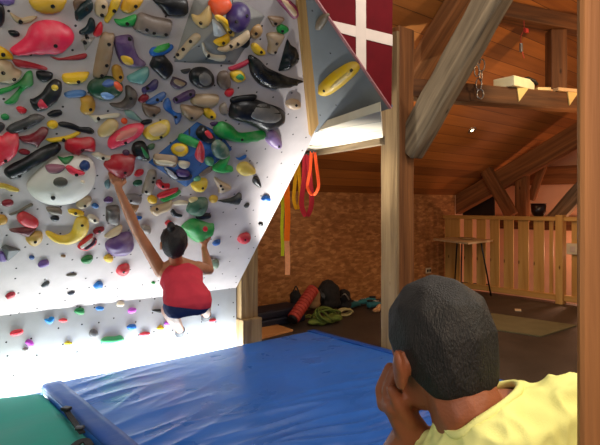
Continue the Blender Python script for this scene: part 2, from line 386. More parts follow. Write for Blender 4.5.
# ---- timbers beyond the balustrade
XT = 7.35
def beamX(name, a, b, X, w, h, mat, label, cat='beam'):
    return tag(beam(name, pX(a[0], a[1], X), pX(b[0], b[1], X), w, h, M[mat], None, 0.012, 0.008, Vector((1, 0, 0))), label, cat)
def beamW(name, a, b, X, pxw, depth, mat, label, cat='beam'):
    p, q = pX(a[0], a[1], X), pX(b[0], b[1], X); d = (proj(p)[2]+proj(q)[2])/2
    return tag(beam(name, p, q, pxw*d/F, depth, M[mat], None, 0.012, 0.008, Vector((1, 0, 0))), label, cat)
beamW('rafter', (440, 215), (592, 127), XT, 19, 0.16, 'brown_wood', 'long sloping timber rafter rising to the right above the balustrade')
beamW('strut', (476, 152), (512, 216), XT-0.12, 12, 0.1, 'brown_wood', 'short timber strut leaning down to the balustrade under the rafter', 'strut')
beamW('stud', (522.5, 168), (522.5, 222), XT+0.05, 12, 0.12, 'brown_wood', 'short upright timber stud left of the dark bowl', 'post')
beamW('strut', (531, 200), (545, 160), XT+0.3, 7, 0.08, 'brown_wood', 'thin slanted strut between the stud and the rafter', 'strut')
beamW('strut', (552, 222), (625, 141), XT+0.12, 15, 0.12, 'old_wood', 'grey brown strut rising behind the balustrade right of the dark bowl', 'strut')
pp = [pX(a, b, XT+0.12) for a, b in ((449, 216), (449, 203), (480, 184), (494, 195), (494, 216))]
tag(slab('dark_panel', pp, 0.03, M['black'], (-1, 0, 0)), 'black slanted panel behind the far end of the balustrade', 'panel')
tag(beam('wall_beam', (8.3, 1.0, 1.72), (8.3, YB, 1.72), 0.12, 0.28, M['brown_wood']), 'brown timber beam across the pink wall above the bowl', 'beam')
# ---- main post, brace, tie beam, purlin
tpost = empty('timber_post', (3.33, 2.72, 0)); tag(tpost, 'square timber post standing beside the blue mat under the flag', 'post')
beam('upright', (3.345, 2.72, 0), (3.345, 2.72, roofz(2.8)-0.05), 0.16, 0.19, M['brown_wood'], tpost, 0.012, 0.006, Vector((1, 0, 0)))
beam('facing_board', (3.235, 2.72, 0), (3.235, 2.72, roofz(2.8)-0.1), 0.165, 0.03, M['grey_tan'], tpost, 0.006, 0.003, Vector((1, 0, 0)))['label'] = 'pale weathered facing board'
XB = 3.40
p, q = pX(408, 152, XB), pX(504, -22, XB); q = p+(q-p)*1.0
tag(beam('brace', p, q, 0.22, 0.15, M['old_wood'], None, 0.014, 0.012, Vector((1, 0, 0))), 'weathered grey diagonal brace rising from the timber post to the right', 'brace')
p, q = pX(405, 92, 3.75), pX(476, -22, 3.75)
tag(beam('rafter', p, q, 0.13, 0.24, M['brown_wood'], None, 0.012, 0.008, Vector((1, 0, 0))), 'brown rafter behind the weathered grey brace', 'beam')
zb = 2.185
def atz(px, py, z): return pZ(px, py, z)
p = pY(436, 101, 2.62); q = pZ(584, 112, p.z)
h = 0.15
dirv = (q-p).normalized(); 
tag(beam('tie_beam', p-dirv*0.35+Vector((0, 0, h/2)), q+dirv*1.2+Vector((0, 0, h/2)), 0.16, h, M['dark_wood'], None, 0.01, 0.006), 'dark horizontal tie beam carrying pale offcut boards', 'beam')
TB0, TBD, TBZ = p.copy(), dirv.copy(), p.z+h
p2 = pY(494, 18, 2.35); q2 = pZ(584, 35, p2.z); d2 = (q2-p2).normalized()
tag(beam('purlin', p2-d2*0.5+Vector((0, 0, 0.07)), q2+d2*1.2+Vector((0, 0, 0.07)), 0.14, 0.14, M['dark_wood'], None, 0.01, 0.006), 'dark upper purlin under the sloping board ceiling', 'beam')
t = 0.5
def on_tb(px):   # point along the tie beam under a pixel column
    r = ray(px, 90); # solve (EYE + r*s - TB0) x dir = 0 horizontally
    den = r.x*TBD.y-r.y*TBD.x; w = TB0-EYEV
    s = (w.x*TBD.y-w.y*TBD.x)/den; c = EYEV+r*s; c.z = TBZ; return c, s
c, s = on_tb(556); top = p2.z
tag(beam('stud', c+Vector((0, 0, 0.001)), Vector((c.x, c.y, top)), 16*s/F, 0.13, M['dark_wood'], None, 0.01, 0.004, FV), 'short dark timber post between tie beam and purlin', 'post')
# ---- offcuts lying on the tie beam
ang = math.atan2(TBD.y, TBD.x)
off = [(514, 36, 0.085, 0.2, 0.3, (242, 230, 186), 'thick pale yellow board end lying on the tie beam, left of the others'),
       (553, 44, 0.02, 0.34, 0.1, (205, 160, 110), 'thin brown board lying on the tie beam behind the rounded offcut'),
       (560, 26, 0.03, 0.2, 0.0, (228, 190, 138), 'pale rounded offcut lying on the tie beam near its right end'),
       (540, 14, 0.028, 0.14, -0.2, (230, 200, 140), 'small pale block lying between the board end and the rounded offcut')]
for px, wpx, th, dep, rr, colr, lab in off:
    c, s = on_tb(px); c = c+Vector((0, 0, th/2))
    if wpx == 44: c += FV*0.13
    o = box('board_offcut', c, (wpx*s/F, dep, th), simple('offcut_wood', colr, 0.6, 0.08, 8), None, ang+rr, 0.004)
    tag(o, lab, 'wood offcut', 'offcuts on the tie beam')
for px, sx, lab in ((510, 1, 'triangular pale bracket hanging on the tie beam under the board end'), (560, 1, 'triangular pale bracket hanging on the tie beam under the rounded offcut')):
    c, s = on_tb(px); c.z = TBZ-0.001; nrm = Vector((-TBD.y, TBD.x, 0))
    if nrm.dot(FV) > 0: nrm = -nrm
    a = c+nrm*0.09
    o = slab('bracket', [a, a+TBD*0.12, a+TBD*0.02+Vector((0, 0, -0.12))], 0.02, simple('bracket_wood', (226, 196, 120), 0.6, 0.08), nrm)
    tag(o, lab, 'bracket', 'pale brackets on the tie beam')
c, s = on_tb(525)
hk = c+Vector((0, 0, 0.075)); 
o = tube('tool_handle', [hk+TBD*(-0.06)-FV*0.06, hk+Vector((0, 0, 0.02))-FV*0.06, hk+TBD*0.07-FV*0.06, hk+TBD*0.1+Vector((0, 0, -0.03))-FV*0.06], 0.016, M['black']); tag(o, 'small dark curved handle lying on the pale board end', 'handle')
c, s = on_tb(512); spot('offcut_fill_spot', c-FV*0.9+Z0*0.35+RV*0.25, c, 26, (1.0, 0.8, 0.5), 50, 0.7, 0.03)  # added local spot to brighten the offcuts, without a lamp body
# ---- carabiners and cord on the beams
c, s = on_tb(474); nrm = -FV
ck = empty('carabiner_rack', c+Vector((0, 0, -0.02))); tag(ck, 'cluster of steel carabiners hanging over the tie beam left end', 'carabiners')
def oval(c, a, b, ax, az, n=14): return [Vector(c)+ax*(a*math.cos(2*math.pi*i/n))+az*(b*math.sin(2*math.pi*i/n)) for i in range(n)]
Z = Vector((0, 0, 1))
for i, (dx, dz, a, b) in enumerate([(-0.03, 0.19, 0.022, 0.045), (0.005, 0.2, 0.022, 0.04), (0.03, 0.15, 0.024, 0.05), (-0.02, 0.1, 0.022, 0.05), (0.02, 0.06, 0.022, 0.045), (0.0, -0.01, 0.028, 0.05), (0.015, -0.09, 0.03, 0.04)]):
    axx = (TBD*math.cos(i)+FV*math.sin(i)*0.5).normalized()
    tube('carabiner', oval(c-FV*0.12+TBD*dx+Z*dz, a, b, axx, Z), 0.0055, M['steel'], ck, True)
pk = pY(524, 30, 2.2)
cd = empty('hanging_cord', pk); tag(cd, 'thin cord with small tags hanging from the purlin', 'cord')
tube('cord', [pk+Z*0.08, pk, pk-Z*0.06+RV*-0.03, pk-Z*0.16+RV*-0.02, pk-Z*0.24], 0.004, simple('red_cord', (170, 60, 40), 0.8), cd)
box('red_tag', pk+RV*0.02+Z*-0.005, (0.05, 0.02, 0.035), simple('red_tag', (200, 50, 40), 0.6), cd, 0, 0.004)
box('grey_tag', pk-Z*0.15+RV*-0.025, (0.03, 0.02, 0.075), M['steel'], cd, 0, 0.004)
# ---- recessed downlight in the sloping ceiling
nroof = Vector((0, -ROOF, -1)).normalized()
lc = on(472, 130, (0, YB, ZE), nroof)
dl = empty('downlight', lc); tag(dl, 'small recessed round spotlight glowing in the low board ceiling', 'ceiling light')
mL, nt, b = newmat('lamp_glow'); b.inputs['Emission Color'].default_value = (1, 0.75, 0.4, 1); b.inputs['Emission Strength'].default_value = 14
Ml = Matrix.Translation(lc) @ Vector((0, 0, 1)).rotation_difference(nroof).to_matrix().to_4x4()
lathe('trim_ring', [(0.036, -0.01), (0.055, -0.01), (0.055, 0.008), (0.036, 0.008)], M['steel'], Ml, dl)
lathe('bulb', [(0.034, -0.01), (0.034, 0.004), (0.015, 0.01)], mL, Ml, dl)
spot('downlight_beam', lc+nroof*0.05, lc+nroof*2, 18, WARM, 110, 0.6, 0.03)
# ---- table by the balustrade
th = pZ(462, 240, 0.77)
tb = empty('side_table', (th.x, th.y, 0)); tag(tb, 'small pale topped table on black trestle legs before the balustrade', 'table')
tp = [pZ(a, b, 0.78) for a, b in ((433, 238.6), (468, 242.6), (493, 239.8), (457, 236.6))]
slab('tabletop', tp, 0.025, simple('pale_table_top', (214, 186, 140), 0.5, 0.06), (0, 0, 1), tb)
cc = (tp[0]+tp[1]+tp[2]+tp[3])/4
def tl(a, b): return pZ(a[0], a[1], 0.755), pZ(b[0], b[1], 0.0)
for a, b in (((457, 243.2), (454.5, 288)), ((481, 242.4), (491, 295.5)), ((462, 240), (461, 286.5)), ((483, 240.4), (486, 289))):
    P, Q = tl(a, b); tube('leg', [P, Q], 0.011, M['black'], tb)
P = pZ(466, 282, 0.11); Q = pZ(489, 284.5, 0.11); tube('crossbar', [pZ(457, 282.5, 0.11), Q], 0.009, M['black'], tb)
bk = cc+RV*0.06; o = empty('tray', (bk.x, bk.y, 0.78)); tag(o, 'small open dish lying on the pale table', 'dish')
lathe('dish', [(0.07, 0.0), (0.12, 0.02), (0.115, 0.024), (0.065, 0.006)], simple('dish_ceramic', (170, 140, 96), 0.5), Matrix.Translation((bk.x, bk.y, 0.78)), o)
box('napkin', Vector((bk.x-0.02, bk.y, 0.795)), (0.09, 0.05, 0.008), M['white_flag'], o, 0.6, 0.002)
# ---- rug and paper on the floor
rg = [pZ(a, b, 0.012) for a, b in ((492, 313), (577, 325), (541, 336), (480, 327))]
tag(slab('exercise_mat', rg, 0.011, simple('olive_rug', (112, 104, 70), 0.8, 0.12, 6), (0, 0, 1)), 'thin olive green mat lying flat on the dark floor', 'floor mat')
pq = pZ(518, 310, 0.004); o = box('paper_scrap', pq, (0.13, 0.07, 0.006), M['cream'], None, 0.5, 0.002); tag(o, 'scrap of pale paper on the dark floor by the balustrade', 'paper')
# ---- front frame post, very near
fd = 0.62; xl = (578-CX)/F*fd
f2 = (FV+RV*0.50).normalized(); r2 = Vector((f2.y, -f2.x, 0)); pc = FV*fd+RV*xl+f2*0.03+r2*0.073
ob = beam('frame_post', (pc.x, pc.y, 0), (pc.x, pc.y, 2.9), 0.146, 0.06, M['frame'], None, 0.007, 0.0, f2)
tag(ob, 'upright brown timber post close to the viewer at the right edge', 'post')
# ---- foam mats
def crashmat(name, corners, z, mat, wr, parent, nx=150, ny=150, r=0.03):
    a, b, c, d = [Vector(q) for q in corners]   # a->b far edge, d->c near edge
    bm = bmesh.new(); g = []
    for j in range(ny+1):
        row = []
        for i in range(nx+1):
            u, v = i/nx, j/ny
            p = (a*(1-u)+b*u)*(1-v)+(d*(1-u)+c*u)*v
            e = min(u*(b-a).length, (1-u)*(b-a).length, v*(d-a).length, (1-v)*(d-a).length)
            zz = z-(0.5*(max(0, 1-e/r))**2)*r*1.2+wr(p, u, v)*min(1, e/0.05)
            row.append(bm.verts.new((p.x, p.y, zz)))
        g.append(row)
    for j in range(ny):
        for i in range(nx): bm.faces.new((g[j][i], g[j][i+1], g[j+1][i+1], g[j+1][i]))
    loop = g[0]+[row[-1] for row in g[1:]]+g[-1][-2::-1]+[row[0] for row in g[-2:0:-1]]
    low = [bm.verts.new((v.co.x, v.co.y, 0.001)) for v in loop]; k = len(loop)
    for i in range(k): bm.faces.new((loop[i], loop[(i+1) % k], low[(i+1) % k], low[i]))
    bm.faces.new(low)
    return bmobj(name, bm, mat, parent, None, True)
def vinyl(name, c, rough, scale=3.0, bstr=0.25):
    m, nt, b = newmat(name); nz = node(nt, 'ShaderNodeTexNoise'); nz.inputs['Scale'].default_value = scale; nz.inputs['Detail'].default_value = 4; nz.inputs['Distortion'].default_value = 0.6
    nt.links.new(coords(nt, (1, 1.6, 1)), nz.inputs['Vector'])
    r = ramp(nt, [(0.3, rgb(c, 0.88)), (0.7, rgb(c, 1.1))]); nt.links.new(nz.outputs['Fac'], r.inputs['Fac']); nt.links.new(r.outputs['Color'], b.inputs['Base Color'])
    rr = ramp(nt, [(0.3, (rough*0.8,)*3+(1,)), (0.7, (rough*1.3,)*3+(1,))]); nt.links.new(nz.outputs['Fac'], rr.inputs['Fac']); nt.links.new(rr.outputs['Color'], b.inputs['Roughness']); b.inputs['Specular IOR Level'].default_value = 0.22
    bumped(nt, b, nz.outputs['Fac'], bstr, 0.03); return m
M['blue'] = vinyl('blue_vinyl', (44, 102, 186), 0.30)
M['blue2'] = vinyl('darker_blue_vinyl', (28, 74, 152), 0.45)
M['teal'] = vinyl('teal_vinyl', (36, 150, 134), 0.6, 2.0, 0.15)
MX0, MX1, MYN = 0.90, 3.18, 0.9
def wr_blue(p, u, v):
    s = max(0, 1-(p.x-MX0-0.12)/0.9) if p.x > MX0+0.11 else 0
    q = noise.noise(Vector((p.x*1.1+p.y*1.2, p.y*7-p.x*2.4, 3.0)))
    q2 = noise.noise(Vector((p.x*2.0+4, p.y*3.5, 9.0)))
    rdg = (1-abs(q))**3
    q3 = noise.noise(Vector((p.x*1.6, p.y*8+p.x*1.0, 20.0))); s3 = max(0, min(1, (2.5-p.y)/0.5))*max(0, min(1, (p.x-1.2)/0.4))
    return 0.011*s*(rdg-0.5)+0.006*q2+0.026*s3*((1-abs(q3))**3-0.4)
bmx = empty('crash_mat', (MX0, MYN, 0)); tag(bmx, 'large wrinkled blue vinyl crash mat below the climbing wall', 'crash mat')
crashmat('vinyl_cover', [(MX0, MY, 0), (MX1, MY, 0), (MX1, MYN, 0), (MX0, MYN, 0)], MAT_T, M['blue'], wr_blue, bmx, 240, 260)
def flap(x0, x1):
    bm = bmesh.new(); n = 60; rows = []
    for j in range(n+1):
        y = MY-0.012-(MY-MYN-0.03)*j/n; row = []
        for i in range(5):
            x = x0+(x1-x0)*i/4; e = min(x-MX0, MX1-x)
            row.append(bm.verts.new((x, y, MAT_T+0.008-0.012*max(0, 1-e/0.02)+0.003*noise.noise(Vector((x*3, y*3, 1))))))
        rows.append(row)
    for j in range(n):
        for i in range(4): bm.faces.new((rows[j][i], rows[j+1][i], rows[j+1][i+1], rows[j][i+1]))
    o = bmobj('cover_flap', bm, M['blue2'], bmx, None, True)
    md = o.modifiers.new('s', 'SOLIDIFY'); md.thickness = 0.007; md.offset = -1
    o['label'] = 'smooth darker blue flap along the mat edge'; return o
flap(MX0, MX0+0.115); flap(MX1-0.095, MX1)
gm = empty('landing_mat', (0, 1, 0)); tag(gm, 'teal green mat beside the left edge of the blue crash mat', 'crash mat')
gy = pZ(42, 391.5, MAT_T-0.015).y
gl = pZ(0, 395.5, MAT_T-0.015)
crashmat('vinyl_cover', [(-1.6, gl.y+(gl.x+1.6)*(gl.y-gy)/(MX0-gl.x), 0), (MX0-0.012, gy, 0), (MX0-0.012, 0.95, 0), (-1.6, 0.95, 0)], MAT_T-0.015, M['teal'], lambda p, u, v: 0.004*noise.noise(Vector((p.x*1.5, p.y*3, 5))), gm, 80, 60)
# black straps joining the two mats
sp_ = [pZ(a, b, MAT_T+0.012) for a, b in ((63, 408), (66.5, 411), (70, 416), (75, 423), (80, 430), (82.5, 433))]
st = empty('mat_strap', sp_[1]); tag(st, 'black strap with a buckle lying along the seam between teal and blue mats', 'strap')
tube('webbing', spline(sp_, 4), 0.01, M['blackcloth'], st, False, (0.028, 0.008), RV)
box('buckle', sp_[1]+Vector((0, 0, 0.012)), (0.04, 0.045, 0.02), M['black'], st, 0.6, 0.006)
box('slider', sp_[4]+Vector((0, 0, 0.01)), (0.035, 0.04, 0.016), M['black'], st, 0.9, 0.005)
sq_ = [pZ(a, b, MAT_T+0.008) for a, b in ((74, 446), (80, 441.5), (86, 440.5), (90, 446))]
st = empty('mat_strap', sq_[0]); tag(st, 'black strap end crossing the corner of the teal mat at the bottom edge', 'strap')
tube('webbing', spline(sq_, 4), 0.01, M['blackcloth'], st, False, (0.035, 0.008), FV)
# plywood sheet on the floor behind the wall post
pl = [pZ(a, b, 0.02) for a, b in ((250, 338), (262, 337.5), (293, 329.5), (264, 320), (250, 321))]
tag(slab('plywood_sheet', pl, 0.018, M['ply'], (0, 0, 1)), 'orange plywood sheet on the floor beside the wall post', 'plywood sheet')
# ------------------------------------------------------------------ climbing wall
zp1 = pX(315, 133, X0); P1 = Vector((X0, zp1.y, zp1.z))
SL = math.atan2(KY-P1.y, P1.z-ZF)                  # overhang from vertical
WU = Vector((0, -math.sin(SL), math.cos(SL)))      # up the wall
WN = Vector((0, -math.cos(SL), -math.sin(SL)))     # out of the wall
WO = Vector((0, KY, ZF))
P2 = on(300, 0, WO, WN); P3 = P1+(P2-P1)*1.25
top = (P3-WO).dot(WU)
def wp(x, v): return WO+Vector((x, 0, 0))+WU*v
cw = empty('climbing_wall', (1.0, KY, 0)); tag(cw, 'white overhanging wooden climbing wall with a short kickboard above the blue mat', 'climbing wall')
pts = [wp(-1.0, 0), wp(X0, 0), P1, P3, wp(-1.0, top)]
slab('overhang_panel', pts, 0.02, M['wall'], WN, cw, (1, 0, 0))
slab('kick_panel', [(-1.0, KY, 0.001), (X0-0.0, KY, 0.001), (X0-0.0, KY, ZF), (-1.0, KY, ZF)], 0.02, M['kick'], (0, -1, 0), cw, (1, 0, 0))
# golden batten in the corner
bp = [on(a, b, WO+WN*0.035, WN) for a, b in ((298.2, 0), (311, 0), (318.6, 124), (311.3, 137))]
bp[0] = bp[0]+(bp[0]-bp[3])*0.22; bp[1] = bp[1]+(bp[1]-bp[2])*0.22
slab('edge_batten', bp, 0.034, M['batten'], WN, cw, bp[2]-bp[1])
# support post with base block
pxl = X0+0.005
cpost = empty('wall_post', (X0+0.09, KY-0.07, 0)); tag(cpost, 'square pale timber post under the right edge of the climbing wall', 'post')
c0 = pZ(240, 339, 0.0)
yp0 = pX(240, 300, X0).y
pw = abs(pY(257, 300, yp0).x-X0)
yb1 = KY+0.06
Rz = Vector((0, 1, 0))
def vpost(name, x0, x1, y0, y1, z0, z1, mat, par, bev=0.006):
    return beam(name, ((x0+x1)/2, (y0+y1)/2, z0), ((x0+x1)/2, (y0+y1)/2, z1), y1-y0, x1-x0, mat, par, bev, 0.002, Vector((1, 0, 0)))
def wallz(y): return ZF+(KY-y)/math.tan(SL)
vpost('upright', X0+0.012, X0+0.012+pw, yp0, KY+0.02, 0.321, 1.70, M['grey_tan'], cpost)
vpost('base_block', X0+0.0, X0+pw+0.02, yp0-0.045, KY+0.02, 0.0, 0.32, M['grey_tan'], cpost)
# side panel, flag, soffit
GN = Vector((0, 1, 0)).cross(P2-P1).normalized()
if GN.z > 0: GN = -GN
def gp(px, py): return on(px, py, P1, GN)
GC = gp(391.5, 108); GT = gp(318, 0); GT2 = GT+(GT-GC)*0.25
slab('side_panel', [P1, GC, GT2, P3], 0.02, M['grey_panel'], GN, cw, (0, 1, 0))['label'] = 'grey painted triangular side panel'
YFl = (GC.y+GT.y)/2
FNn = Vector((GC.y-GT2.y, -(GC.x-GT2.x), 0)).normalized()
if FNn.y > 0: FNn = -FNn
def fp(px, py): return on(px, py, GC+FNn*0.0, FNn)
Q1 = fp(393, -30); Q2 = fp(308, -30)
fl = empty('flag_board', GC); tag(fl, 'red board painted with a white cross like a flag', 'flag board')
slab('field', [GC, Q1, Q2, GT], 0.02, M['red_flag'], FNn, fl)
def cr(pts, nm):
    return slab(nm, [on(a, b, GC+FNn*0.003, FNn) for a, b in pts], 0.004, M['white_flag'], FNn, fl)
def dg(px): return 108-(391.5-px)*108/(391.5-318)   # the diagonal edge
cr([(355.8, -20), (366, -20), (366.2, dg(366.2)-0.4), (356.2, dg(356.2)-0.4)], 'cross_upright')
cr([(331.8, 20.5), (355.9, 26), (356.1, 37), (341.5, 33)], 'cross_arm')
cr([(366, 28.2), (392.6, 34.8), (392.6, 46), (366.1, 39.4)], 'cross_arm')
slab('board_edge', [GC-Vector((0.0, 0, 0.0))+FNn*0.004, GT2+FNn*0.004, GT2+FNn*0.004+(P3-P1).normalized()*0.0+Vector((-0.005, 0, -0.005)), GC+FNn*0.004+Vector((-0.005, 0, -0.005))], 0.02, simple('pink_edge', (160, 100, 100), 0.6), FNn, fl)
ZS = P1.z+0.01
sq = [pZ(a, b, ZS) for a, b in ((316.5, 130.5), (380.5, 111), (383, 137.5), (303, 152.3))]
sq[0] = Vector((X0+0.01, P1.y+0.02, ZS)); 
far = pZ(300, 152.5, ZS); sq[3] = Vector((far.x, far.y, ZS)) 
tag(slab('soffit_boards', sq+[Vector((3.26, 4.4, ZS)), Vector((2.5, 4.4, ZS))], 0.05, M['soffit'], (0, 0, -1), None, (0, 1, 0)), 'brightly lit pale boards forming a soffit beside the timber post', 'soffit')
e0, e1 = sq[3], sq[2]; dd = (e1-e0).normalized()
tag(beam('soffit_joist', e0-dd*0.15+Vector((0.03, 0.03, -0.015)), e1+Vector((0.03, 0.03, -0.015)), 0.05, 0.07, M['old_wood'], None, 0.006, 0.003), 'grey joist along the far edge of the lit soffit', 'beam')
# ------------------------------------------------------------------ volumes
def voltrans(pts): return pts
def faceted(name, outline, apexes, mat, label, hgt):
    """outline in pixels on the wall; apexes: (px, py, height)"""
    base = [on(a, b, WO, WN) for a, b in outline]
    bm = bmesh.new(); bv = [bm.verts.new(p-WN*0.002) for p in base]
    av = [bm.verts.new(on(a, b, WO+WN*h, WN)) for a, b, h in apexes]
    r = bmesh.ops.convex_hull(bm, input=bv+av)
    bad = [g for g in r['geom_interior'] if isinstance(g, bmesh.types.BMVert)]
    if bad: bmesh.ops.delete(bm, geom=bad, context='VERTS')
    bmesh.ops.bevel(bm, geom=bm.edges[:], offset=0.004, segments=1, affect='EDGES')
    o = bmobj(name, bm, mat); me = o.data
    ctr = sum((v.co for v in me.vertices), Vector())/len(me.vertices)
    me.transform(Matrix.Translation(-ctr)); o.location = ctr; bpy.context.view_layer.update()
    tag(o, label, 'climbing volume'); return o
VOLS = []
M['vol_grey'] = panelmat('grey_volume_paint', (136, 133, 128), scale=9); M['vol_blue'] = panelmat('blue_volume_paint', (38, 88, 150), scale=9)
M['vol_dark'] = simple('dark_grey_volume', (92, 94, 92), 0.6, 0.12, 8, 0.2)
VOLS.append(faceted('climbing_volume', [(173, 62.5), (194, -3), (225, -12), (266, 16), (235, 65.5)], [(204, 40, 0.10), (222, 22, 0.11)], M['vol_grey'], 'large grey faceted volume at the top with several holds bolted on', 0.1))
VOLS.append(faceted('climbing_volume', [(147, 162.5), (197, 121), (221, 133), (233, 149.5), (186, 188)], [(190, 157, 0.085), (203, 150, 0.09)], M['vol_blue'], 'large blue faceted volume crowded with small holds', 0.09))
VOLS.append(faceted('climbing_volume', [(0.5, 247), (5, 244), (22, 250), (7.5, 262.5)], [(9, 251, 0.05)], M['vol_dark'], 'small dark grey pyramid volume at the far left', 0.05))
# round white volume
def dome(name, outline, hgt, mat, label):
    base = [on(a, b, WO, WN) for a, b in outline]; c = sum(base, Vector())/len(base)
    ring = spline(base, 6, True); bm = bmesh.new(); rows = []
    for k in range(9):
        t = k/8; s = math.cos(t*math.pi/2*0.86)
        hh = hgt*math.sin(t*math.pi/2*0.86)/math.sin(math.pi/2*0.86)
        rows.append([bm.verts.new(c+(p-c)*s+WN*hh) for p in ring])
    n = len(ring)
    for a, b in zip(rows, rows[1:]):
        for i in range(n): bm.faces.new((a[i], a[(i+1) % n], b[(i+1) % n], b[i]))
    bm.faces.new(rows[-1]); bm.faces.new(rows[0][::-1])
    bmesh.ops.transform(bm, matrix=Matrix.Translation(-c), verts=bm.verts[:])
    o = bmobj(name, bm, mat, None, Matrix.Translation(c), True); tag(o, label, 'climbing volume'); return o, c
M['vol_white'] = simple('cream_fibreglass', (222, 216, 205), 0.5, 0.07, 6, 0.15)
def CP(ox, oy, pts, s=5.4545): return [(ox+a/s, oy+b/s) for a, b in pts]
vd, vc = dome('climbing_volume', CP(0, 140, [(145, 245), (170, 200), (240, 135), (310, 92), (430, 77), (500, 105), (520, 160), (512, 230), (475, 285), (400, 330), (300, 345), (220, 330), (165, 290)]), 0.085, M['vol_white'], 'big round cream volume with a dark pocket near the left side')
VOLS.append(vd)
# ------------------------------------------------------------------ holds
def bvh_of(objs):
    vs, fs = [], []
    for o in objs:
        b = len(vs); vs += [o.matrix_world @ v.co for v in o.data.vertices]; fs += [tuple(b+i for i in p.vertices) for p in o.data.polygons]
    return BVHTree.FromPolygons(vs, fs)
bpy.context.view_layer.update()
panels = [o for o in bpy.data.objects if o.name.split('.')[0] in ('overhang_panel', 'kick_panel', 'side_panel', 'edge_batten')]
BV = bvh_of(panels+VOLS); BV_W = bvh_of(panels)
def hit(px, py, bv=None):
    loc, n, i, d = (bv or BV).ray_cast(EYEV, ray(px, py).normalized())
    if loc is None: return None, None
    if n.dot(ray(px, py)) > 0: n = -n
    return loc, n
def pin(pt, poly):
    x, y = pt; r = False; j = len(poly)-1
    for i in range(len(poly)):
        a, b = poly[i], poly[j]
        if (a[1] > y) != (b[1] > y) and x < (b[0]-a[0])*(y-a[1])/(b[1]-a[1])+a[0]: r = not r
        j = i
    return r
def segd(p, a, b):
    d = b-a; t = max(0, min(1, (p-a).dot(d)/max(d.dot(d), 1e-12))); return (p-a-d*t).length
HOLDS = []
def relief(outline_px, colr, k=0.62, hmax=0.06, hmin=0.010, bulge=0.5, sharp=False, lift=0.0, name='climbing_hold', parent=None, rough=0.42, chalk=0.12, bolts=(), seed=0, plane=None, hscale=1.0, tilt=0.0):
    """one hold: the outline laid on the wall facet it is bolted to and swollen outward"""
    cx = sum(p[0] for p in outline_px)/len(outline_px); cy = sum(p[1] for p in outline_px)/len(outline_px)
    if plane is None: loc, n = hit(cx, cy)
    else: loc, n = plane
    if loc is None: return None
    c = on(cx, cy, loc, n)
    x = Vector((1, 0, 0)); x = (x-n*x.dot(n)).normalized(); y = n.cross(x)
    pl = []
    for a, b in outline_px:
        p = on(a, b, loc, n)-c; pl.append(Vector((p.dot(x), p.dot(y))))
    if not sharp: pl = [Vector((q.x, q.y)) for q in spline([Vector((p.x, p.y, 0)) for p in pl], 4, True)]
    else:
        q = []
        for i in range(len(pl)):
            a, b = pl[i], pl[(i+1) % len(pl)]
            q += [a.lerp(b, t) for t in (0.08, 0.36, 0.64, 0.92)]
        pl = q
    xs = [p.x for p in pl]; ys = [p.y for p in pl]
    def dist(p): return min(segd(p, pl[i-1], pl[i]) for i in range(len(pl)))
    ext = max(max(xs)-min(xs), max(ys)-min(ys)); st = max(ext/16, 0.004)
    inner = []; dm = 1e-6; j = 0; yy = min(ys)+st/2
    while yy < max(ys):
        xx = min(xs)+(st/2 if j % 2 else 0)
        while xx < max(xs):
            p = Vector((xx, yy))
            if pin((xx, yy), pl):
                d = dist(p)
                if d > st*0.35: inner.append((p, d)); dm = max(dm, d)
            xx += st
        yy += st*0.87; j += 1
    if not inner:
        p = sum(pl, Vector((0, 0)))/len(pl); inner = [(p, dist(p))]; dm = max(inner[0][1], 1e-4)
    h = max(hmin, min(hmax, k*dm*1.25))*hscale
    # keep the seen outline where it is: slide the foot against the parallax of the swelling
    v = (EYEV-c).normalized(); sh = n-v/max(v.dot(n), 0.3); off = Vector((sh.dot(x), sh.dot(y)))*(-0.35*h)
    vv = [p for p in pl]+[p for p, d in inner]
    N = len(pl)
    r = delaunay_2d_cdt(vv, [(i, (i+1) % N) for i in range(N)], [list(range(N))], 1, 1e-6)
    rv, rf = r[0], r[2]
    bm = bmesh.new(); tops = []
    sd = Vector((seed*3.1, seed*1.7, seed*0.3))
    bvs = []
    for p in rv:
        d = dist(p); t = min(1, d/dm)
        if sharp: z = h*min(1, t*1.6)*0.75+0.3*h*noise.noise(Vector((p.x*26, p.y*26, 0))+sd)*min(1, t*3)
        else:
            z = h*(1-(1-t)**2)**0.5
            z *= 1+0.12*noise.noise(Vector((p.x*22, p.y*22, 0))+sd)
        z = max(z, 0)+0.006*(h/0.03 if h < 0.03 else 1)
        z *= 1+tilt*(p.y/ max(ext, 1e-3))
        z += lift
        bvs.append(bm.verts.new((p.x+off.x, p.y+off.y, z)))
    for f in rf:
        try: bm.faces.new([bvs[i] for i in f])
        except ValueError: pass
    bd = [e for e in bm.edges if len(e.link_faces) == 1]
    ex = bmesh.ops.extrude_edge_only(bm, edges=bd)
    for g in ex['geom']:
        if isinstance(g, bmesh.types.BMVert): g.co.z = -0.001+min(0, lift)
    R = Matrix((x, y, n)).transposed()
    o = bmobj(name, bm, holdmat(colr, rough, chalk), parent, Matrix.Translation(c) @ R.to_4x4(), not sharp)
    o['_h'] = h; del o['_h']
    bl = []
    for bx, by in bolts:
        q = on(bx, by, loc+n*(h*0.7), n)-c; q2 = Vector((q.dot(x)-off.x, q.dot(y)-off.y))
        d = dist(q2) if pin((q2.x, q2.y), pl) else 0; t = min(1, d/dm)
        z = (h*min(1, t*1.6)*0.75 if sharp else h*(1-(1-t)**2)**0.5)+0.006+lift
        b2 = bmesh.new(); lathe_bm(b2, [(0.0085, -0.01), (0.0085, 0.0035), (0.0055, 0.0045), (0.0045, 0.001)], 10)
        bl.append(bmobj('bolt', b2, M['bolt'], o, Matrix.Translation(c+x*(q2.x+off.x)+y*(q2.y+off.y)+n*z) @ R.to_4x4(), True))
    return o
def col(c): return c
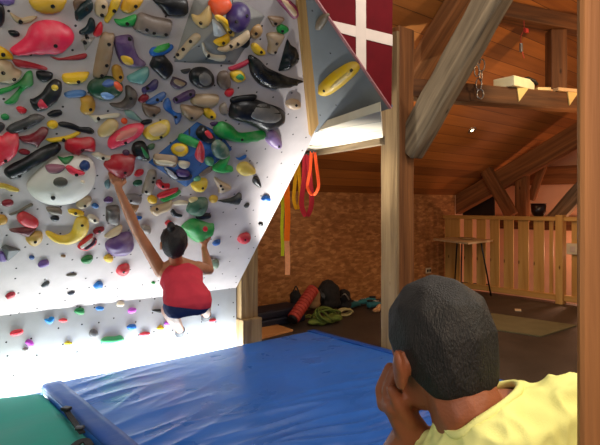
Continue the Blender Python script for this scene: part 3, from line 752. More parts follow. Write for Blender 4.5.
def ell(cx, cy, a, b, rot=0, n=10, s=1):
    return [(cx+a*math.cos(t)*math.cos(rot)-b*math.sin(t)*math.sin(rot), cy+a*math.cos(t)*math.sin(rot)+b*math.sin(t)*math.cos(rot)) for t in [2*math.pi*i/n for i in range(n)]]
CROP = {'a': (0, 0), 'b': (100, 0), 'c': (200, 0), 'd': (0, 70), 'e': (100, 70), 'f': (200, 70), 'g': (0, 140), 'h': (100, 140), 'i': (200, 140),
        'j': (0, 210), 'k': (100, 210), 'l': (200, 210), 'm': (0, 280)}
NAMEDC = {'black': (26, 26, 28), 'yellow': (222, 180, 40), 'gold': (200, 150, 55), 'beige': (190, 165, 130), 'tan': (150, 124, 96), 'cream': (216, 204, 178), 'brown': (112, 90, 72),
          'pink': (226, 44, 78), 'red': (200, 38, 50), 'dark red': (132, 32, 42), 'green': (44, 150, 70), 'dark green': (34, 84, 58), 'blue': (40, 100, 176), 'navy': (40, 62, 110),
          'purple': (88, 62, 104), 'lilac': (150, 120, 170), 'teal': (98, 152, 146), 'grey': (134, 128, 124), 'dark grey': (62, 60, 60), 'orange': (232, 88, 44), 'mint': (120, 190, 150),
          'white': (220, 218, 212), 'magenta': (176, 70, 180), 'mauve': (150, 98, 112)}
def H(crop, color, shape, pts, label=None, c=None, bolts=(), kids=(), vol=False, **kw):
    if crop == 'n': ox, oy, s = 100, 280, 4.0
    elif crop == 'p': ox, oy, s = 280, 0, 4.0
    else: (ox, oy), s = CROP[crop], 5.4545
    px = [(ox+a/s, oy+b/s) for a, b in pts]
    HOLDS.append(dict(px=px, color=color, shape=shape, label=label, c=c or NAMEDC[color], bolts=[(ox+a/s, oy+b/s) for a, b in bolts],
                      kids=[(nm, cc, [(ox+a/s, oy+b/s) for a, b in kp], kc) for nm, cc, kp, kc in kids], kw=kw))
# ---- upper left
H('a','purple','faceted hold',[(-15,-15),(85,-15),(78,22),(45,35),(10,28),(-15,8)],c=(112,92,152),sharp=True)
H('a','black','round hold',[(-25,20),(10,25),(27,60),(24,120),(0,150),(-30,140),(-45,80)])
H('a','gold','round sloper',[(165,-5),(175,40),(215,70),(275,80),(330,65),(358,25),(360,-15),(260,-45)],c=(208,164,50),bolts=[(283,25)])
H('a','beige','curved blade hold',[(55,68),(110,98),(160,90),(205,92),(165,125),(110,132),(75,110)],bolts=[(110,115)])
H('a','black','small star hold',[(45,170),(75,166),(100,175),(108,195),(80,203),(55,192)])
H('a','pink','flared sloper',[(62,275),(110,240),(145,205),(165,160),(205,130),(265,120),(330,130),(385,160),(408,200),(400,236),(376,264),(350,288),(310,300),(200,300),(90,308),(70,295)],'big pink flared sloper with a pointed tail at upper left',bolts=[(297,237)],hmax=0.08)
H('a','yellow','wedge hold',[(-25,255),(10,258),(45,280),(70,305),(70,325),(20,322),(-25,322)],bolts=[(15,292)])
H('a','dark red','long bar hold',[(70,325),(120,330),(200,350),(255,370),(250,385),(180,378),(100,368),(75,345)],c=(160,40,50))
H('a','beige','broad hold',[(-15,335),(60,345),(85,375),(120,395),(105,430),(60,455),(0,450),(-15,440)],bolts=[(15,390),(75,425)])
H('a','black','rounded hold',[(200,392),(240,390),(285,400),(283,430),(240,447),(205,430)])
H('a','yellow','long lip hold',[(343,410),(400,400),(480,395),(485,410),(460,445),(400,460),(350,450)],bolts=[(425,440)])
H('a','dark red','thin bar hold',[(275,308),(330,318),(400,305),(468,293),(472,315),(440,328),(360,330),(310,328)],c=(150,40,45))
H('a','black','smooth hold',[(410,60),(440,25),(480,0),(505,10),(508,50),(480,80),(440,110),(415,110)],c=(24,42,46),bolts=[(470,45)])
H('a','black','block hold',[(435,170),(470,145),(490,100),(515,110),(520,160),(490,185),(440,190)],c=(24,42,46))
H('a','brown','rough hold',[(400,10),(430,-12),(470,0),(440,25),(415,60),(405,50)])
H('a','beige','rounded block hold',[(520,20),(545,-5),(585,10),(590,60),(570,90),(540,92),(520,70)],bolts=[(560,30),(553,78)])
H('b','yellow','long slanted hold',[(115,-8),(105,40),(75,85),(45,125),(25,115),(30,75),(50,40),(70,-2)],bolts=[(75,55)])
H('a','red','small cone hold',[(510,180),(530,140),(553,120),(562,150),(555,185),(530,203),(512,195)])
H('a','grey','wedge hold',[(440,225),(480,190),(490,210),(520,205),(495,245),(465,280),(455,240)],c=(150,142,132),sharp=True,bolts=[(462,230),(475,205)])
H('a','tan','long upright bar hold',[(545,220),(570,180),(600,185),(625,190),(622,250),(610,330),(590,400),(560,425),(520,425),(510,395)],bolts=[(590,235),(578,350),(552,405)])
# ---- upper middle
H('b','gold','oval hold',[(115,40),(130,0),(145,-15),(235,-15),(225,25),(195,55),(155,75),(120,60)],c=(214,158,40),bolts=[(190,28)])
H('b','green','boat shaped hold',[(80,105),(120,105),(195,80),(195,120),(180,142),(140,147),(95,135)],bolts=[(145,125)])
H('b','brown','large block hold',[(220,75),(300,95),(390,115),(392,160),(370,200),(320,200),(240,185),(185,160),(190,125)],c=(126,112,102),bolts=[(250,155),(290,175),(355,182)])
H('b','black','large smooth hold',[(295,-8),(460,-8),(485,40),(480,75),(450,92),(400,92),(360,85),(335,50)])
H('b','purple','large block hold',[(78,215),(110,200),(165,195),(185,220),(190,260),(215,315),(250,345),(245,360),(190,368),(130,355),(105,330),(85,270)],'large purple block hold carrying a yellow pad',bolts=[(160,212)],kids=[('yellow_pad','yellow pad',[(115,310),(140,303),(175,320),(182,350),(155,360),(125,340)],(214,172,50))])
H('b','gold','small upright hold',[(65,375),(85,355),(115,365),(128,400),(130,430),(105,455),(75,430)],bolts=[(108,415)])
H('b','teal','two lobed hold',[(150,420),(185,400),(235,375),(265,370),(270,405),(250,440),(230,460),(205,455),(160,445)])
H('b','blue','hold with a green cap',[(270,290),(285,262),(330,255),(385,245),(400,250),(398,268),(350,300),(290,308)],kids=[('green_cap','green cap',[(288,272),(320,250),(375,234),(380,250),(345,280),(310,285)],(60,150,70))])
H('b','black','large rounded hold',[(300,305),(345,300),(380,335),(400,365),(395,400),(350,435),(310,400),(275,365),(285,330)],bolts=[(335,370)])
H('b','dark grey','small chip hold',[(440,385),(465,378),(495,376),(480,398),(455,402)])
H('e','black','glossy boulder hold',[(490,40),(500,10),(530,-8),(575,-8),(610,15),(628,50),(615,85),(580,100),(535,98),(500,75)],kids=[('chalky_face','chalky grey face',[(545,35),(580,20),(610,45),(605,75),(575,88),(548,70)],(98,96,94))])
# ---- on the grey volume
H('b','beige','claw hold',[(500,75),(540,80),(590,30),(605,50),(610,100),(590,140),(555,155),(515,125),(500,95)],c=(200,168,108),bolts=[(552,127)])
H('b','beige','straight bar hold',[(410,295),(440,260),(490,200),(520,180),(545,195),(540,220),(490,270),(440,325),(415,315)],bolts=[(430,297),(460,268),(500,225)])
H('c','cream','curved edge hold',[(10,245),(22,240),(40,282),(80,302),(140,308),(130,330),(90,330),(45,318),(20,290)],bolts=[(45,300)])
H('c','orange','round sloper',[(45,15),(70,-10),(150,-10),(175,30),(150,65),(110,85),(75,70)],bolts=[])
H('c','purple','large oval hold',ell(215,90,58,84,-0.1),c=(62,44,96),bolts=[(240,92),(195,120)])
H('c','yellow','banana shaped hold',[(85,90),(110,85),(145,105),(180,150),(190,190),(170,200),(150,185),(125,135),(95,115)],c=(236,184,30),bolts=[(160,170)])
H('c','yellow','short finger hold',[(80,225),(120,205),(155,190),(163,215),(140,240),(105,252),(82,240)],c=(236,184,30),bolts=[(122,228)])
H('c','white','flat block hold',[(70,110),(95,115),(120,145),(148,185),(110,203),(80,200)],c=(196,200,200),sharp=True)
H('c','beige','long curved blade hold',[(100,270),(150,240),(210,205),(265,170),(270,195),(240,235),(190,265),(130,285)],bolts=[(165,250),(200,235)])
H('c','black','small wedge hold',[(230,250),(260,210),(272,215),(268,240),(250,260),(232,262)])
# ---- upper right
H('c','tan','round pocket hold',[(270,170),(290,140),(325,135),(342,160),(330,195),(300,212),(275,200)],c=(172,134,88),bolts=[(300,178)])
H('c','brown','small triangular hold',[(375,90),(455,97),(450,120),(405,148),(385,120)],c=(142,116,92),bolts=[(408,126)])
H('c','green','small faceted hold',[(420,155),(440,132),(480,150),(480,170),(450,188),(425,175)],bolts=[(445,165)])
H('c','tan','tall triangular hold',[(370,185),(455,185),(455,215),(430,255),(415,290),(390,297),(370,285),(375,240)],c=(172,146,116),bolts=[(412,232),(405,280)])
H('c','black','tall triangular hold',[(482,218),(500,250),(530,270),(545,310),(540,345),(490,385),(432,393),(450,330)],sharp=True,bolts=[(537,325)])
H('c','yellow','oval hold',[(280,245),(300,235),(330,255),(358,285),(345,302),(310,302),(285,275)],bolts=[(330,280)])
H('c','dark red','curved strip hold',[(155,370),(180,360),(230,340),(262,325),(268,340),(240,365),(200,380),(165,387)],c=(176,50,72))
H('f','black','long tapering tail hold',[(268,-62),(285,-75),(330,-50),(370,-10),(420,15),(490,45),(565,65),(540,80),(460,103),(390,105),(330,85),(290,40),(275,0)],'long glossy black hold tapering to a tail near the golden batten',bolts=[(322,5)],rough=0.25)
H('c','magenta','striped strip hold',[(415,-8),(475,-8),(545,60),(515,105),(470,60)],c=(150,52,92),kids=[('cream_stripe','cream stripe',[(440,-6),(465,-6),(528,65),(515,90),(475,45)],(214,178,140))])
H('f','brown','rough upright hold',[(95,50),(110,15),(150,10),(168,50),(165,90),(130,105),(100,85)],c=(98,80,68))
H('f','yellow','oval hold with a green centre',[(165,25),(185,5),(230,10),(250,45),(215,68),(180,58)],kids=[('green_centre','green centre',[(195,35),(220,22),(242,40),(230,55),(205,50)],(60,140,80))])
# ---- left, second row
H('d','green','forked claw hold',[(-10,112),(60,90),(110,60),(145,15),(175,10),(183,60),(180,85),(150,100),(115,130),(100,165),(80,185),(25,183),(50,160),(88,122),(112,88),(60,115),(-10,138)],c=(36,136,62))
H('d','black','elongated hold with red and yellow caps',[(165,165),(185,160),(230,130),(265,80),(300,55),(335,70),(338,120),(320,160),(280,195),(240,215),(195,222),(175,200)],kids=[('yellow_cap','yellow cap',ell(298,95,19,15),(214,184,60)),('red_cap','red cap',[(205,185),(225,163),(245,180),(262,208),(235,212),(215,205)],(190,50,70))])
H('d','blue','white edged hold',[(350,130),(385,115),(440,110),(470,120),(465,140),(420,150),(365,150)],c=(84,124,176))
H('e','dark green','large disc hold studded with small caps',ell(32,102,98,62,-0.05),'large dark green disc hold studded with blue and orange caps',c=(26,70,48),kids=[('blue_cap','blue cap',[(10,75),(40,55),(75,62),(72,80),(35,90)],(70,96,150)),('pale_blue_cap','pale blue cap',[(5,130),(40,122),(80,145),(60,165),(20,155)],(120,160,214)),('orange_cap','orange cap',[(75,70),(100,68),(125,95),(122,115),(100,110),(80,90)],(220,90,54))],k=0.6)
H('d','gold','upright oval hold',[(440,160),(465,145),(505,150),(522,190),(510,230),(470,245),(440,225),(445,190)],bolts=[(490,208)])
H('d','red','small oval hold',[(88,210),(110,200),(145,215),(140,235),(110,238)])
H('d','green','small jug hold',[(5,250),(30,240),(52,255),(45,270),(15,272)],c=(44,130,70))
H('d','dark grey','long bar hold',[(35,330),(60,300),(130,270),(190,242),(240,255),(240,270),(190,300),(130,330),(70,348)],bolts=[(135,310)])
H('d','black','oval hold',[(258,242),(290,222),(330,220),(340,240),(310,255),(275,258)])
H('d','yellow','small knob hold',ell(287,299,31,22))
H('d','black','wavy bar hold',[(320,290),(350,283),(400,295),(440,312),(490,315),(515,335),(500,350),(440,340),(380,322),(330,310)],bolts=[(495,330)])
H('d','cream','pointed edge hold',[(485,245),(540,250),(600,240),(655,240),(640,262),(555,270),(525,290),(500,265)],bolts=[(535,262)])
H('d','dark red','heart shaped hold',[(105,370),(150,360),(190,345),(230,315),(265,325),(255,360),(225,395),(205,425),(175,405),(130,395)],c=(116,28,38))
H('d','yellow','arched strip hold',[(250,378),(300,370),(370,358),(430,335),(438,350),(390,375),(330,392),(275,395)],bolts=[(345,378)])
H('g','red','large rounded sloper',[(-20,0),(15,-15),(40,-35),(90,-40),(105,-10),(105,40),(90,80),(50,115),(10,135),(-25,140)],'large rounded red sloper at the left edge of the photo',c=(226,48,68),bolts=[(28,105)])
H('g','black','long bar with rounded ends',[(25,170),(60,140),(130,105),(220,50),(300,18),(330,30),(332,55),(300,85),(200,140),(120,190),(70,212),(35,200)],'long black bar hold with rounded ends, left of the cream volume',bolts=[(105,192)],rough=0.35)
H('g','red','large scooped hold',[(355,25),(358,5),(380,-8),(440,-5),(490,-10),(520,5),(522,50),(510,65),(460,60),(430,85),(405,80),(375,65),(358,55)],c=(186,30,44),bolts=[(445,45)])
H('d','dark grey','round knob hold',[(-12,290),(15,290),(28,310),(10,335),(-12,345)])
# ---- centre, second row
H('e','purple','curled hold',[(232,100),(260,85),(295,55),(318,60),(315,95),(290,115),(255,120),(240,135),(230,120)],c=(62,52,98),bolts=[(258,98)])
H('e','purple','half round hold with a tan face',[(385,80),(395,50),(405,40),(475,70),(440,100),(410,103)],c=(80,62,80),kids=[('tan_face','tan face',[(410,50),(465,72),(440,88),(405,70)],(150,130,104))])
H('e','dark grey','crescent hold',[(55,185),(110,180),(140,150),(140,95),(165,90),(205,130),(200,175),(170,210),(120,220),(75,205)],c=(84,74,68),bolts=[(165,150)])
H('e','dark red','small scalloped hold',[(208,165),(235,135),(265,140),(262,160),(230,180)])
H('e','blue','oval hold',[(250,175),(290,150),(340,122),(362,130),(350,155),(310,182),(265,187)],c=(72,104,158),bolts=[(310,158)])
H('e','purple','long oval hold',[(400,160),(430,140),(480,115),(515,110),(520,135),(485,160),(430,182),(405,180)],c=(78,54,90),bolts=[(415,160),(490,130)])
H('e','brown','cup shaped hold',[(230,195),(245,188),(330,210),(315,240),(265,258),(240,235)],bolts=[(290,240)])
H('e','blue','bone shaped hold',[(345,190),(355,165),(375,155),(388,180),(395,215),(420,235),(445,240),(440,275),(415,300),(405,270),(390,245),(355,220)],c=(34,96,170),bolts=[(410,252)])
H('e','tan','bracket shaped hold',[(445,195),(500,200),(560,210),(560,240),(510,282),(480,270),(450,240)],bolts=[(495,255)])
H('e','tan','large slab hold',[(498,165),(520,140),(580,135),(645,140),(648,170),(620,200),(560,205),(505,190)],c=(164,140,110))
H('f','yellow','small hold',[(15,225),(35,205),(60,215),(88,245),(80,270),(50,268),(25,250)],bolts=[(60,250)])
H('f','tan','upright oval hold',[(105,210),(115,190),(140,180),(152,215),(145,245),(115,240)],c=(154,140,126))
H('f','red','small round hold',[(138,120),(160,102),(185,108),(178,135),(155,148),(138,138)])
H('e','teal','pointed hold',[(138,220),(175,225),(205,250),(230,275),(210,282),(160,265),(140,245)],c=(122,154,146))
H('e','orange','tiny knob hold',ell(133,279,18,16))
H('e','black','small oval hold',[(222,285),(250,272),(283,272),(280,288),(240,300)])
H('e','pink','large oval hold',[(45,415),(55,375),(100,335),(160,305),(225,297),(243,310),(225,350),(180,385),(110,415),(60,430)],'large pink oval hold slanted above the red hold she grips',c=(226,56,84),bolts=[(135,390)],kids=[('chalky_face','chalky tan face',[(85,385),(110,350),(165,325),(205,322),(190,350),(140,375)],(206,120,108))])
H('e','yellow','oval hold with a tan face',[(238,345),(265,315),(320,290),(365,278),(385,300),(375,345),(330,375),(275,383),(245,370)],c=(216,184,66),bolts=[(328,358)],kids=[('tan_face','tan face',[(270,340),(300,315),(345,300),(365,315),(345,350),(300,362)],(206,178,126))])
H('d','beige','yellow edged oval hold',[(535,350),(540,325),(570,290),(600,270),(630,275),(648,295),(640,320),(610,350),(580,362),(545,365)],c=(196,168,112))
H('h','black','large hold with a green stripe',[(175,50),(190,20),(230,10),(255,30),(272,90),(265,112),(230,110),(200,100),(180,75)],kids=[('green_stripe','green stripe',[(225,40),(245,55),(268,90),(258,100),(240,85)],(44,130,72)),('pale_cap','pale cap',ell(212,98,15,11),(170,196,206))])
H('h','green','small knob hold',[(260,35),(285,20),(300,25),(295,45),(270,55)],c=(84,112,82))
# ---- on the blue volume
H('e','green','rectangular hold',[(425,365),(445,345),(540,385),(535,415),(515,425),(430,390)],c=(40,140,70))
H('h','yellow','round hold with a tan face',[(385,45),(405,20),(450,18),(480,40),(475,75),(440,92),(400,75)],kids=[('tan_face','tan face',ell(435,48,28,16),(196,172,120))])
H('h','red','upright oval hold',[(520,85),(535,40),(550,10),(570,50),(570,100),(555,122),(530,110)])
H('f','black','round hold with a red cap',[(-15,330),(10,300),(40,320),(75,360),(80,385),(50,400),(15,385),(-10,360)],kids=[('red_cap','red cap',[(25,335),(50,330),(70,365),(55,375),(30,355)],(200,50,60))])
H('i','dark green','speckled round hold',[(70,45),(85,10),(115,5),(150,35),(155,75),(120,105),(85,90)],c=(74,110,92),chalk=0.4)
H('h','tan','bar hold with a cream lip',[(290,110),(300,85),(350,88),(420,100),(415,140),(360,138),(300,130)],kids=[('cream_lip','cream lip',[(296,112),(360,112),(412,125),(405,138),(360,136),(302,128)],(216,200,170))])
H('h','cream','small wedge hold',[(425,120),(460,118),(490,128),(485,145),(455,152),(430,140)])
H('h','navy','long hold with a white stripe',[(350,160),(370,157),(430,190),(500,195),(490,215),(430,218),(385,208)],c=(28,34,60),kids=[('white_stripe','white stripe',[(353,163),(370,160),(422,198),(400,206)],(220,222,226))])
H('h','purple','small oval hold',[(415,175),(430,163),(475,170),(490,190),(455,197),(425,192)],c=(84,58,120))
H('h','mint','small knob hold',[(510,205),(530,195),(550,205),(545,222),(515,225)])
H('i','green','winged hold',[(65,150),(95,130),(150,80),(165,90),(150,135),(180,150),(175,170),(120,180),(75,170)],c=(40,160,72))
H('i','mint','small bumpy hold',[(30,105),(50,95),(75,105),(65,135),(35,135)],c=(80,160,110))
H('h','brown','short bar hold',[(535,190),(560,165),(600,140),(615,150),(600,175),(560,195)],c=(128,110,96))
# ---- right
H('f','black','short bar hold',[(165,165),(180,150),(230,140),(300,135),(312,150),(290,165),(220,175),(175,185)])
H('f','black','huge rounded boulder hold',[(165,240),(175,195),(215,172),(300,168),(370,190),(440,215),(470,245),(465,280),(430,310),(350,335),(310,320),(250,290),(200,280),(168,265)],'huge black rounded hold with a chalky grey face on the right',rough=0.3,bolts=[],kids=[('chalky_face','chalky grey face',[(282,240),(320,200),(380,205),(435,230),(445,265),(400,290),(340,285),(290,265)],(112,110,108))])
H('f','green','long curved sloper',[(75,330),(90,300),(130,287),(180,310),(215,345),(270,345),(340,335),(362,350),(340,380),(260,398),(170,390),(110,375),(80,355)],'long curved green hold under the huge black hold',c=(26,150,64),bolts=[(225,375)])
H('f','lilac','two lobed hold',[(358,380),(375,345),(400,330),(430,355),(448,395),(440,425),(415,430),(385,415)],bolts=[(425,412)])
H('f','beige','oval hold',ell(510,188,42,28,0.1),c=(192,164,134),bolts=[(520,188)])
H('f','purple','small chip hold',[(55,292),(75,283),(100,285),(85,303),(65,305)],c=(70,50,84))
# ---- on the cream volume
H('g','mauve','half round hold',[(245,140),(290,130),(350,140),(345,165),(310,183),(265,178)])
H('g','green','half round hold',[(312,85),(345,95),(385,85),(403,90),(375,125),(345,125)],c=(36,120,60))
H('g','pink','long hold',[(358,150),(380,138),(420,160),(462,175),(455,192),(410,195),(380,180)],c=(220,54,76),bolts=[(415,188)])
H('g','navy','oval hold',[(438,135),(460,110),(485,120),(490,150),(470,170),(445,160)])
H('g','dark grey','round pocket insert',ell(330,232,40,28,0.0),'dark grey round pocket set in the cream volume',c=(84,80,72),k=0.25)
H('g','black','tiny screw on hold',ell(290,318,13,10),)
H('g','cream','tiny knob hold',ell(452,230,11,9))
# ---- left, lower
H('g','yellow','long hold',[(-10,240),(30,240),(100,268),(100,283),(55,280),(20,265),(-10,264)],c=(206,176,70))
H('g','dark red','small oval hold',ell(42,345,33,18,-0.1))
H('g','brown','thin stick hold',[(50,405),(100,385),(165,348),(180,360),(130,385),(70,410)],c=(110,100,86))
H('g','dark red','small pad hold',[(100,60),(130,50),(165,65),(150,80),(115,78)],c=(150,44,54))
H('g','cream','long edge hold',[(500,78),(540,70),(580,85),(650,95),(640,112),(555,110),(520,95)],bolts=[(560,95)])
H('h','red','large rounded sloper she grips',[(25,140),(60,100),(100,88),(190,90),(193,120),(185,165),(160,195),(110,212),(75,200),(45,170)],"large dark red hold gripped by the climber's raised left hand",c=(168,32,42),bolts=[(130,165)],hmax=0.06)
H('g','teal','small hold',[(570,235),(590,215),(600,225),(600,260),(580,265)],c=(90,120,126))
H('h','purple','small oval hold',[(20,330),(45,310),(72,320),(65,338),(35,343)],c=(86,52,100))
H('g','beige','wedge hold',[(415,355),(440,320),(490,310),(500,335),(470,365),(435,375)],bolts=[(460,352)])
H('g','blue','tiny hold',[(500,355),(520,345),(540,360),(530,373),(505,370)],c=(60,110,170))
H('g','yellow','small hold',[(370,385),(400,377),(450,390),(460,410),(430,418),(385,405)],bolts=[(410,395)])
H('g','brown','flat block hold',[(255,370),(320,370),(340,395),(325,410),(270,400)],c=(122,108,94))
H('j','black','small hold',[(275,45),(300,32),(322,40),(320,55),(290,62)],c=(38,40,46))
H('j','cream','oval hold',[(475,35),(500,25),(535,45),(540,65),(510,72),(480,55)],bolts=[(515,52)])
H('j','gold','round hold',[(-15,35),(20,30),(42,50),(30,75),(-15,78)])
H('j','red','angular hold',[(92,50),(105,20),(140,15),(200,50),(212,75),(195,95),(150,92),(115,78)],c=(216,54,62))
H('j','dark red','pointed wedge hold',[(50,110),(110,100),(195,95),(180,125),(150,145),(100,130)],c=(112,54,58))
H('j','gold','round sloper',[(140,155),(165,130),(200,120),(232,130),(230,165),(205,190),(175,195),(150,180)],c=(198,158,74),bolts=[(190,165)])
H('j','purple','rounded hold',[(-12,235),(15,228),(28,255),(35,280),(-5,278)],c=(104,74,146))
H('j','yellow','large crescent hold',[(250,130),(270,120),(330,145),(385,130),(405,80),(420,50),(455,40),(480,55),(487,100),(460,145),(400,180),(330,185),(280,165)],'large yellow crescent hold curving below the cream volume',c=(226,190,58),bolts=[(445,75)])
H('j','red','striped hold in red, white and purple',[(425,205),(450,170),(500,135),(515,150),(530,165),(525,182),(490,210),(465,220),(440,215)],kids=[('white_stripe','white stripe',[(440,203),(475,172),(508,150),(514,158),(480,188),(450,210)],(226,220,218)),('purple_edge','dark purple edge',[(458,212),(495,180),(525,162),(525,180),(490,208),(466,218)],(70,42,62))])
H('j','dark red','oval hold',[(508,120),(525,100),(560,93),(570,105),(545,125),(520,133)],c=(138,28,40),bolts=[(540,112)])
H('j','green','rounded hold',[(442,275),(465,255),(500,250),(507,265),(490,288),(455,290)],c=(40,120,60))
H('j','navy','small round hold',ell(174,260,15,11),c=(56,86,146))
H('j','purple','rounded hold',[(207,300),(225,280),(260,275),(268,295),(245,308),(215,312)],c=(112,80,152))
H('j','tan','tiny oval hold',ell(345,252,14,7))
H('j','brown','leaf shaped hold',[(360,358),(395,345),(420,350),(400,362)],c=(110,104,94))
H('j','dark grey','small cupped hold',[(225,415),(245,395),(270,392),(265,410),(235,420)],c=(78,82,86))
H('j','blue','small cupped hold',[(510,415),(535,392),(560,400),(560,420),(540,425),(520,428)],c=(36,120,200))
H('k','purple','large slab hold',[(32,200),(50,175),(110,140),(165,130),(185,165),(185,210),(140,245),(80,250),(45,235)],"large purple slab hold left of the climber's arm",c=(96,66,118))
H('k','cream','leaf shaped hold',[(25,145),(60,115),(110,85),(125,95),(105,130),(50,152)],c=(206,184,146))
H('k','yellow','small knob hold',[(22,260),(45,245),(72,255),(68,278),(45,285),(25,275)],c=(228,190,60))
H('k','red','rounded hold',[(90,335),(105,310),(145,297),(163,310),(155,340),(125,357),(95,350)],c=(206,44,58),bolts=[(125,330)])
H('k','dark grey','square block hold',[(35,10),(40,-15),(100,-20),(110,20),(105,75),(60,80),(35,60)],c=(70,62,58))
H('k','blue','small pad hold',[(185,45),(205,35),(230,38),(220,50),(195,57)])
H('k','grey','broad hold',[(215,110),(235,85),(275,95),(275,125),(245,130)],c=(150,146,140))
H('k','red','small curved hold',[(355,72),(375,58),(398,72),(392,92),(365,88)])
H('k','green','large rounded sloper',[(448,100),(470,75),(510,55),(555,65),(600,80),(625,85),(620,130),(590,150),(555,178),(520,175),(485,150),(460,115)],"large green hold gripped by the climber's right hand",c=(54,158,78),hmax=0.05,kids=[('red_cap','red cap',ell(573,102,14,13),(200,50,60))])
H('k','green','tiny hold',[(280,398),(290,390),(302,396),(292,404)])
H('h','beige','angular slab hold',[(275,385),(300,365),(350,350),(390,330),(395,355),(370,385),(330,400),(300,415)],bolts=[(310,375)])
H('h','cream','thin edge hold',[(390,350),(400,340),(440,330),(480,338),(475,350),(420,355)])
H('h','black','hold with a pale edge',[(385,395),(400,378),(420,400),(450,410),(440,420),(400,418)],c=(34,40,46))
H('h','dark green','large oval hold',[(475,385),(490,350),(530,325),(580,322),(592,345),(580,385),(550,410),(510,412),(480,400)],c=(52,94,74),bolts=[(540,365)])
H('i','black','thin bar hold',[(-20,415),(10,405),(50,402),(62,415),(40,430),(-15,432)],c=(34,34,36))
# ---- around the climber, upper
H('h','purple','small round hold',ell(143,70,20,16),c=(84,58,80))
H('h','red','small oval hold',[(190,185),(205,165),(235,163),(238,180),(215,198),(192,198)])
H('h','dark green','small oval hold',[(180,240),(195,222),(228,222),(228,240),(195,252)])
H('h','tan','tall block hold',[(230,285),(255,200),(270,168),(305,168),(312,205),(300,250),(280,295),(240,295)],c=(152,138,122),bolts=[(290,200),(285,222),(250,278)])
H('h','red','bean shaped hold',[(308,225),(330,218),(350,238),(380,240),(378,262),(340,270),(310,250)],bolts=[(340,250)])
H('h','red','slim bar hold',[(312,305),(340,285),(415,262),(428,270),(400,292),(330,318)])
H('h','green','slim bar hold',[(332,322),(370,305),(430,275),(440,288),(400,318),(345,340)])
H('h','yellow','small knob hold',[(262,315),(280,303),(310,315),(308,340),(280,347),(262,335)])
H('h','grey','oval hold',[(140,330),(150,300),(200,298),(228,315),(220,345),(180,350)],c=(132,128,128),bolts=[(165,325)])
H('h','tan','flat hold',[(150,380),(170,350),(212,352),(200,385),(170,405)],c=(156,116,78))
H('h','yellow','rounded hold',[(500,245),(520,230),(560,212),(587,220),(585,250),(560,280),(520,280),(505,265)],c=(230,194,56),bolts=[(555,255)])
H('h','cream','small wedge hold',[(485,325),(510,312),(535,318),(515,340),(490,340)],c=(218,204,150))
H('i','gold','small knob hold',[(50,320),(70,303),(98,312),(90,335),(60,342)],c=(214,176,64))
H('i','blue','small chip hold',[(195,95),(215,97),(245,82),(255,85),(245,100),(215,112)])
H('i','yellow','large jug hold',[(203,155),(220,130),(260,125),(305,165),(290,185),(240,195),(210,180)],c=(220,190,84))
H('i','beige','open triangular hold',[(80,205),(125,230),(170,255),(165,270),(105,292),(100,265),(85,235)],c=(184,162,136),bolts=[(110,245),(120,262)])
H('i','black','upright hold',[(287,230),(295,202),(318,205),(335,245),(325,260),(300,245)])
H('i','dark grey','beak shaped hold',[(100,335),(150,325),(190,310),(215,290),(230,305),(215,345),(190,352),(140,342)],c=(48,52,50))
H('i','dark grey','small pebble hold',[(240,360),(255,345),(270,348),(262,365),(245,370)])
H('i','blue','small rounded hold',[(335,325),(355,303),(380,310),(385,330),(355,335)],c=(30,104,190))
H('l','red','diamond shaped hold',[(207,170),(220,140),(260,128),(278,145),(265,170),(235,185)],c=(204,44,60),bolts=[(242,156)])
H('l','blue','small slanted hold',[(68,185),(85,168),(112,165),(105,185),(80,195)],c=(56,100,170))
H('l','grey','pebble hold',[(52,300),(70,280),(95,272),(105,290),(95,312),(65,320)],c=(136,156,130))
H('l','grey','flat chip hold',[(38,268),(55,258),(75,262),(60,278)])
H('l','black','small knob hold',ell(332,77,13,10))
H('p','yellow','large pill shaped hold',[(150,355),(165,330),(210,290),(270,255),(305,255),(315,275),(300,300),(250,345),(200,380),(165,385)],'large yellow pill shaped hold on the grey panel',c=(232,186,24),bolts=[(182,357),(290,276)],kids=[('worn_face','chalky tan face',[(215,350),(255,320),(285,290),(275,285),(230,318),(205,345)],(200,170,90))])
H('p','tan','small square hold',[(140,110),(150,75),(175,55),(195,60),(185,90),(160,122)],'small tan square hold high on the grey panel',c=(120,104,84))
# ---- lower overhang and kickboard
H('m','dark red','small jug hold',[(30,92),(45,75),(75,68),(85,82),(65,95),(40,103)],c=(176,40,56))
H('m','dark grey','thin leaf hold',[(368,72),(395,63),(410,66),(395,80),(375,82)],c=(80,84,96))
H('m','red','flat oval hold',[(55,290),(75,275),(120,268),(127,285),(105,300),(65,305)],'red flat oval foothold at the left of the kickboard',c=(216,60,72))
H('m','magenta','round knob hold',[(138,340),(150,325),(175,330),(185,355),(165,365),(145,352)],'magenta knob foothold low on the left of the kickboard')
H('m','grey','tiny pebble hold',[(122,378),(135,368),(155,372),(150,388),(130,392)],'grey pebble foothold lowest on the left of the kickboard')
H('m','blue','lumpy hold',[(242,215),(265,210),(275,200),(297,205),(290,230),(265,240)],'lumpy bright blue foothold on the kickboard',c=(30,130,200))
H('m','red','thin hold',[(320,218),(345,208),(368,215),(360,228),(330,228)],'thin red foothold right of the lumpy blue one on the kickboard',c=(214,70,76))
H('m','green','block hold',[(405,170),(420,155),(455,152),(460,185),(435,190),(412,180)],'green block foothold just under the fold on the kickboard',c=(34,120,66))
H('m','blue','thin oval hold',[(523,150),(545,143),(567,150),(560,165),(530,165)],'thin blue oval foothold right of the green block on the kickboard',c=(40,116,190))
H('m','dark grey','round knob hold',ell(512,293,25,25),'dark grey round knob foothold on the kickboard',c=(96,96,98))
H('m','yellow','thin hold',[(352,345),(370,333),(395,342),(385,355),(358,355)],'thin yellow foothold left of the grey knob on the kickboard',c=(220,196,60))
